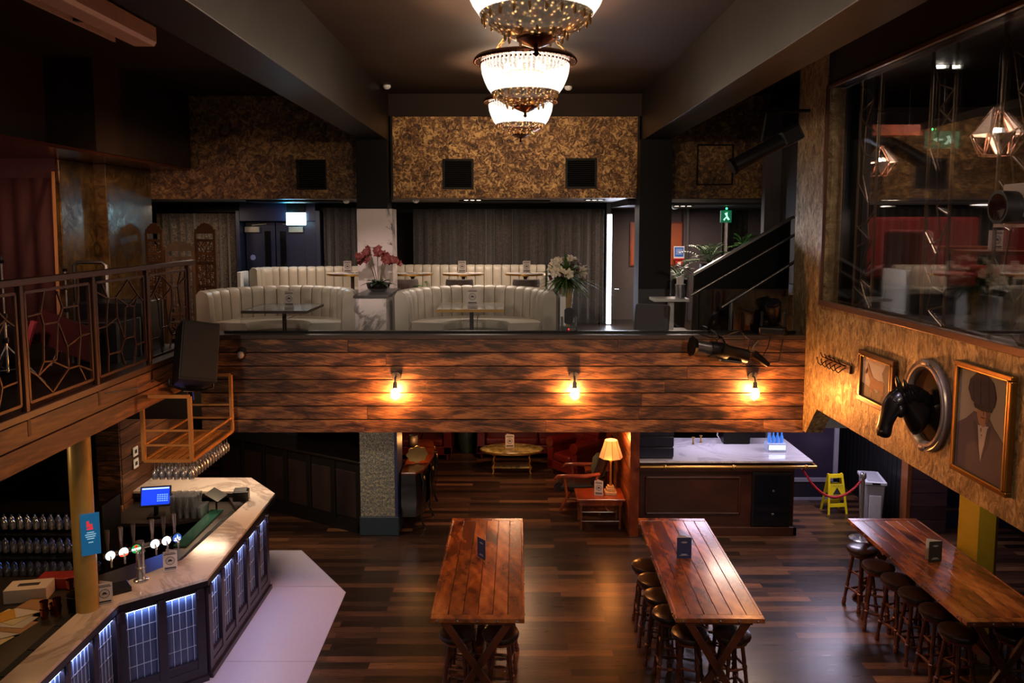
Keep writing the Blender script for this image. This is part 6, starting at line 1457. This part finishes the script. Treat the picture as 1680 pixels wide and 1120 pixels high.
# camera-side theatre projector at right edge on hanging pole
t = thing('hanging_projector', 'grey stage projector with large black lens at the right edge', 'projector', (3.10, 4.7, 4.89), 0)
R = Matrix.Identity(4)
B().box(-.10, .35, -.12, .12, -.06, .14).out('housing', flat('projector_grey', 'a09088', .45), t, bevel=.01)
B().tube([(-.20, 0, .0), (-.1, 0, 0), (.1, 0, 0)], [.10, .095, .09], 24).out('lens_barrel', BLK2, t, smooth=True)
b = B(); b.tube([(-.204, 0, 0), (-.201, 0, 0)], [.08, .08], 24); b.out('lens', flat('projector_lens', '2a1410', .04, spec=1.0), t)
B().box(-.12, .36, -.16, .16, -.12, -.10).out('tray', flat('projector_grey', 'a09088', .45), t)
for y in (-.1, .1): B().cyl((.08, y, .14), (.08, y, 1.85), .013, seg=10).out('hanging_pole', flat('pole_grey', '7c706a', .35, .7), t, smooth=True)
B().tube([(.02, -.1, .14), (.05, -.1, .25), (.08, -.1, .14)], .008, 8).out('bracket', STEEL, t, smooth=True)
# PIR sensor under the mezzanine drop
tag(B().lathe([(0, 0), (.07, 0), (.07, -.06), (.04, -.11), (0, -.12)], seg=20).out('motion_sensor', WHITE, smooth=True, loc=(4.75, 11.2, 2.3)), 'white motion sensor on the soffit above the entrance', 'sensor')

# ---------------------------------------------------------------- lights of the place and added fill lamps
W1 = 'ffe6d0'
light('floor_pool_fill', 'SPOT', (-1.0, 6.0, 6.0), 60, 'ffc890', .1, target=(-1.12, 8.3, 0), spot=9, blend=1)  # added lamp for the warm pool on the floor, no fixture there
for x in (-3.0, 3.0): light('front_fill_spot', 'SPOT', (x, .6, 5.9), 230, 'ffe6d0', .25, target=(x*.3, 12.0, .9), spot=48, blend=.8)  # added frontal fill from behind the camera
light('pier_fill', 'POINT', (6.3, 10.4, 2.3), 12, 'e8d8f0', .1)  # added to brighten the dark plank pier
light('column_fill', 'POINT', (4.7, 7.6, 2.4), 9, 'fff0d0', .1)  # added to brighten the yellow column
light('counter_fill', 'AREA', (-3.6, 10.6, 2.15), 7, 'ffdcc0', .6, sy=.4)  # added to lift the dark panelled counter
light('pillar_fill', 'SPOT', (-1.9, 9.9, 2.1), 10, 'ffe6d0', .08, target=(-2.1, 11.9, .6), spot=100, blend=.8)  # added to brighten the wallpapered pillar under the balcony
for x in (-3.3, -.55): light('booth_downlight', 'SPOT', (x, 11.0, 6.0), 26, W1, .25, target=(x, 11.0, 3), spot=75, blend=.9)
light('soffit_light', 'AREA', (-.6, 13.0, 5.12), 14, W1, .8, rot=(0, 0, 0), sy=.3); light('soffit_light', 'AREA', (-3.4, 13.0, 5.12), 9, W1, .8, sy=.3); light('soffit_light', 'AREA', (1.35, 13.2, 5.1), 7, W1, .4, sy=.3)
light('soffit_light', 'AREA', (-5.4, 13.2, 5.1), 6, W1, .4, sy=.3)
light('lobby_light', 'AREA', (2.9, 13.6, 5.05), 20, 'ffe0d0', .5, sy=.4)
light('entrance_light', 'AREA', (5.2, 12.0, 2.2), 16, 'e8dcff', .8, sy=.8)
light('reception_front_fill', 'AREA', (3.2, 10.6, 2.15), 11, 'ffdcc8', .8, sy=.3)  # added to bring out the dark counter front
light('reception_light', 'AREA', (3.2, 12.4, 2.18), 9, 'e4dcff', .8, sy=.3)
light('stage_spot', 'SPOT', (-1.6, 4.5, 6.0), 170, 'c8c4ff', .15, target=(-2.7, 8.4, 0), spot=26, blend=.7)
light('entrance_wash', 'SPOT', (2.6, 5.2, 6.0), 150, 'd4c4e4', .2, target=(3.2, 8.2, 0), spot=34, blend=.9)
light('bar_spot', 'SPOT', (-2.6, 5.5, 6.0), 60, 'ffc090', .1, target=(-3.9, 8.3, 1.1), spot=50, blend=.9)
light('wall_wash', 'SPOT', (2.2, 8.6, 6.0), 55, 'ffe4c4', .15, target=(3.65, 8.3, 3.1), spot=60, blend=.8)
light('mezzanine_light', 'SPOT', (5.6, 9.4, 6.5), 60, 'ffe0d0', .05, target=(5.5, 9.6, 3), spot=150)
light('mezzanine_light', 'SPOT', (5.0, 7.4, 6.5), 40, 'ffe0d0', .05, target=(5.0, 7.6, 3), spot=150)
light('marble_fill', 'SPOT', (-1.6, 7.4, 5.9), 110, 'ffe4dc', .06, target=(-1.95, 11.2, 4.0), spot=26, blend=.8)  # added to brighten the camera side of the marble
light('stage_wash', 'SPOT', (-5.2, 6.0, 5.5), 50, 'ffc0b0', .2, target=(-6.5, 10, 4), spot=90, blend=.9)
light('stage_pier_light', 'SPOT', (-3.2, 8.6, 6.0), 60, 'ffd0a0', .2, target=(-5.7, 11, 4.3), spot=60, blend=.9)
light('worktop_fill', 'POINT', (-4.9, 6.9, 2.5), 3.2, 'ffd08c', .1)  # added warm fill over the left worktop
light('back_bar_light', 'AREA', (-5.2, 8.2, 2.7), 3, 'ffc080', .5, sy=.3)
light('bar_far_light', 'AREA', (-4.5, 11.3, 2.25), 4, 'ffd8b0', .5, sy=.3)
light('lounge_light', 'AREA', (0, 13.6, 2.28), 16, 'ffc090', .5, sy=.5)

# ---------------------------------------------------------------- nest sub-parts under the part they belong to
NEST = {'print': 'front_leaf', 'seat_ring': 'seat', 'crystal_drop': 'lower_bowl', 'rim_bead': 'rim', 'stud': 'tabletop', 'edge_trim': 'tabletop', 'inner_bead': 'frame', 'louvre': 'frame', 'backing': 'frame',
        'bulb': 'socket', 'wire_cage': 'socket', 'top_wing_nut': 'pole', 'clamp': 'pole', 'lens': 'head', 'edge_band': 'tabletop', 'button': 'backrest', 'seam': 'backrest', 'knob': 'door', 'rail_bracket': 'handrail',
        'slot': 'box', 'finial': 'lower_bowl', 'handle_slot': 'rim', 'vent_ring': 'housing', 'glass': 'call_point', 'red_band': 'notice', 'blue_field': 'notice', 'notice_print': 'notice', 'running_figure': 'box', 'carved_crest': 'oval_moulding',
        'lid': 'body', 'mount': 'leg', 'rim': 'tabletop', 'warning_triangle': 'front_leaf', 'caution_text': 'front_leaf', 'grille': 'cabinet', 'lens_barrel': 'housing', 'switch': 'plate', 'indicator': 'base', 'hood_rim': 'hood',
        'leading': 'body', 'slat': 'case', 'display': 'base', 'bottle': 'base', 'red_mark': 'panel', 'back_roll': 'backrest', 'face_detail': 'head_and_neck', 'ear': 'head_and_neck', 'mane': 'head_and_neck'}
for o in list(COL.objects):
    if o.parent and o.parent.type == 'EMPTY':
        want = NEST.get(o.name.split('.')[0])
        if want:
            sib = [c for c in o.parent.children if c.name.split('.')[0] == want and c is not o]
            if sib: o.parent = sib[0]
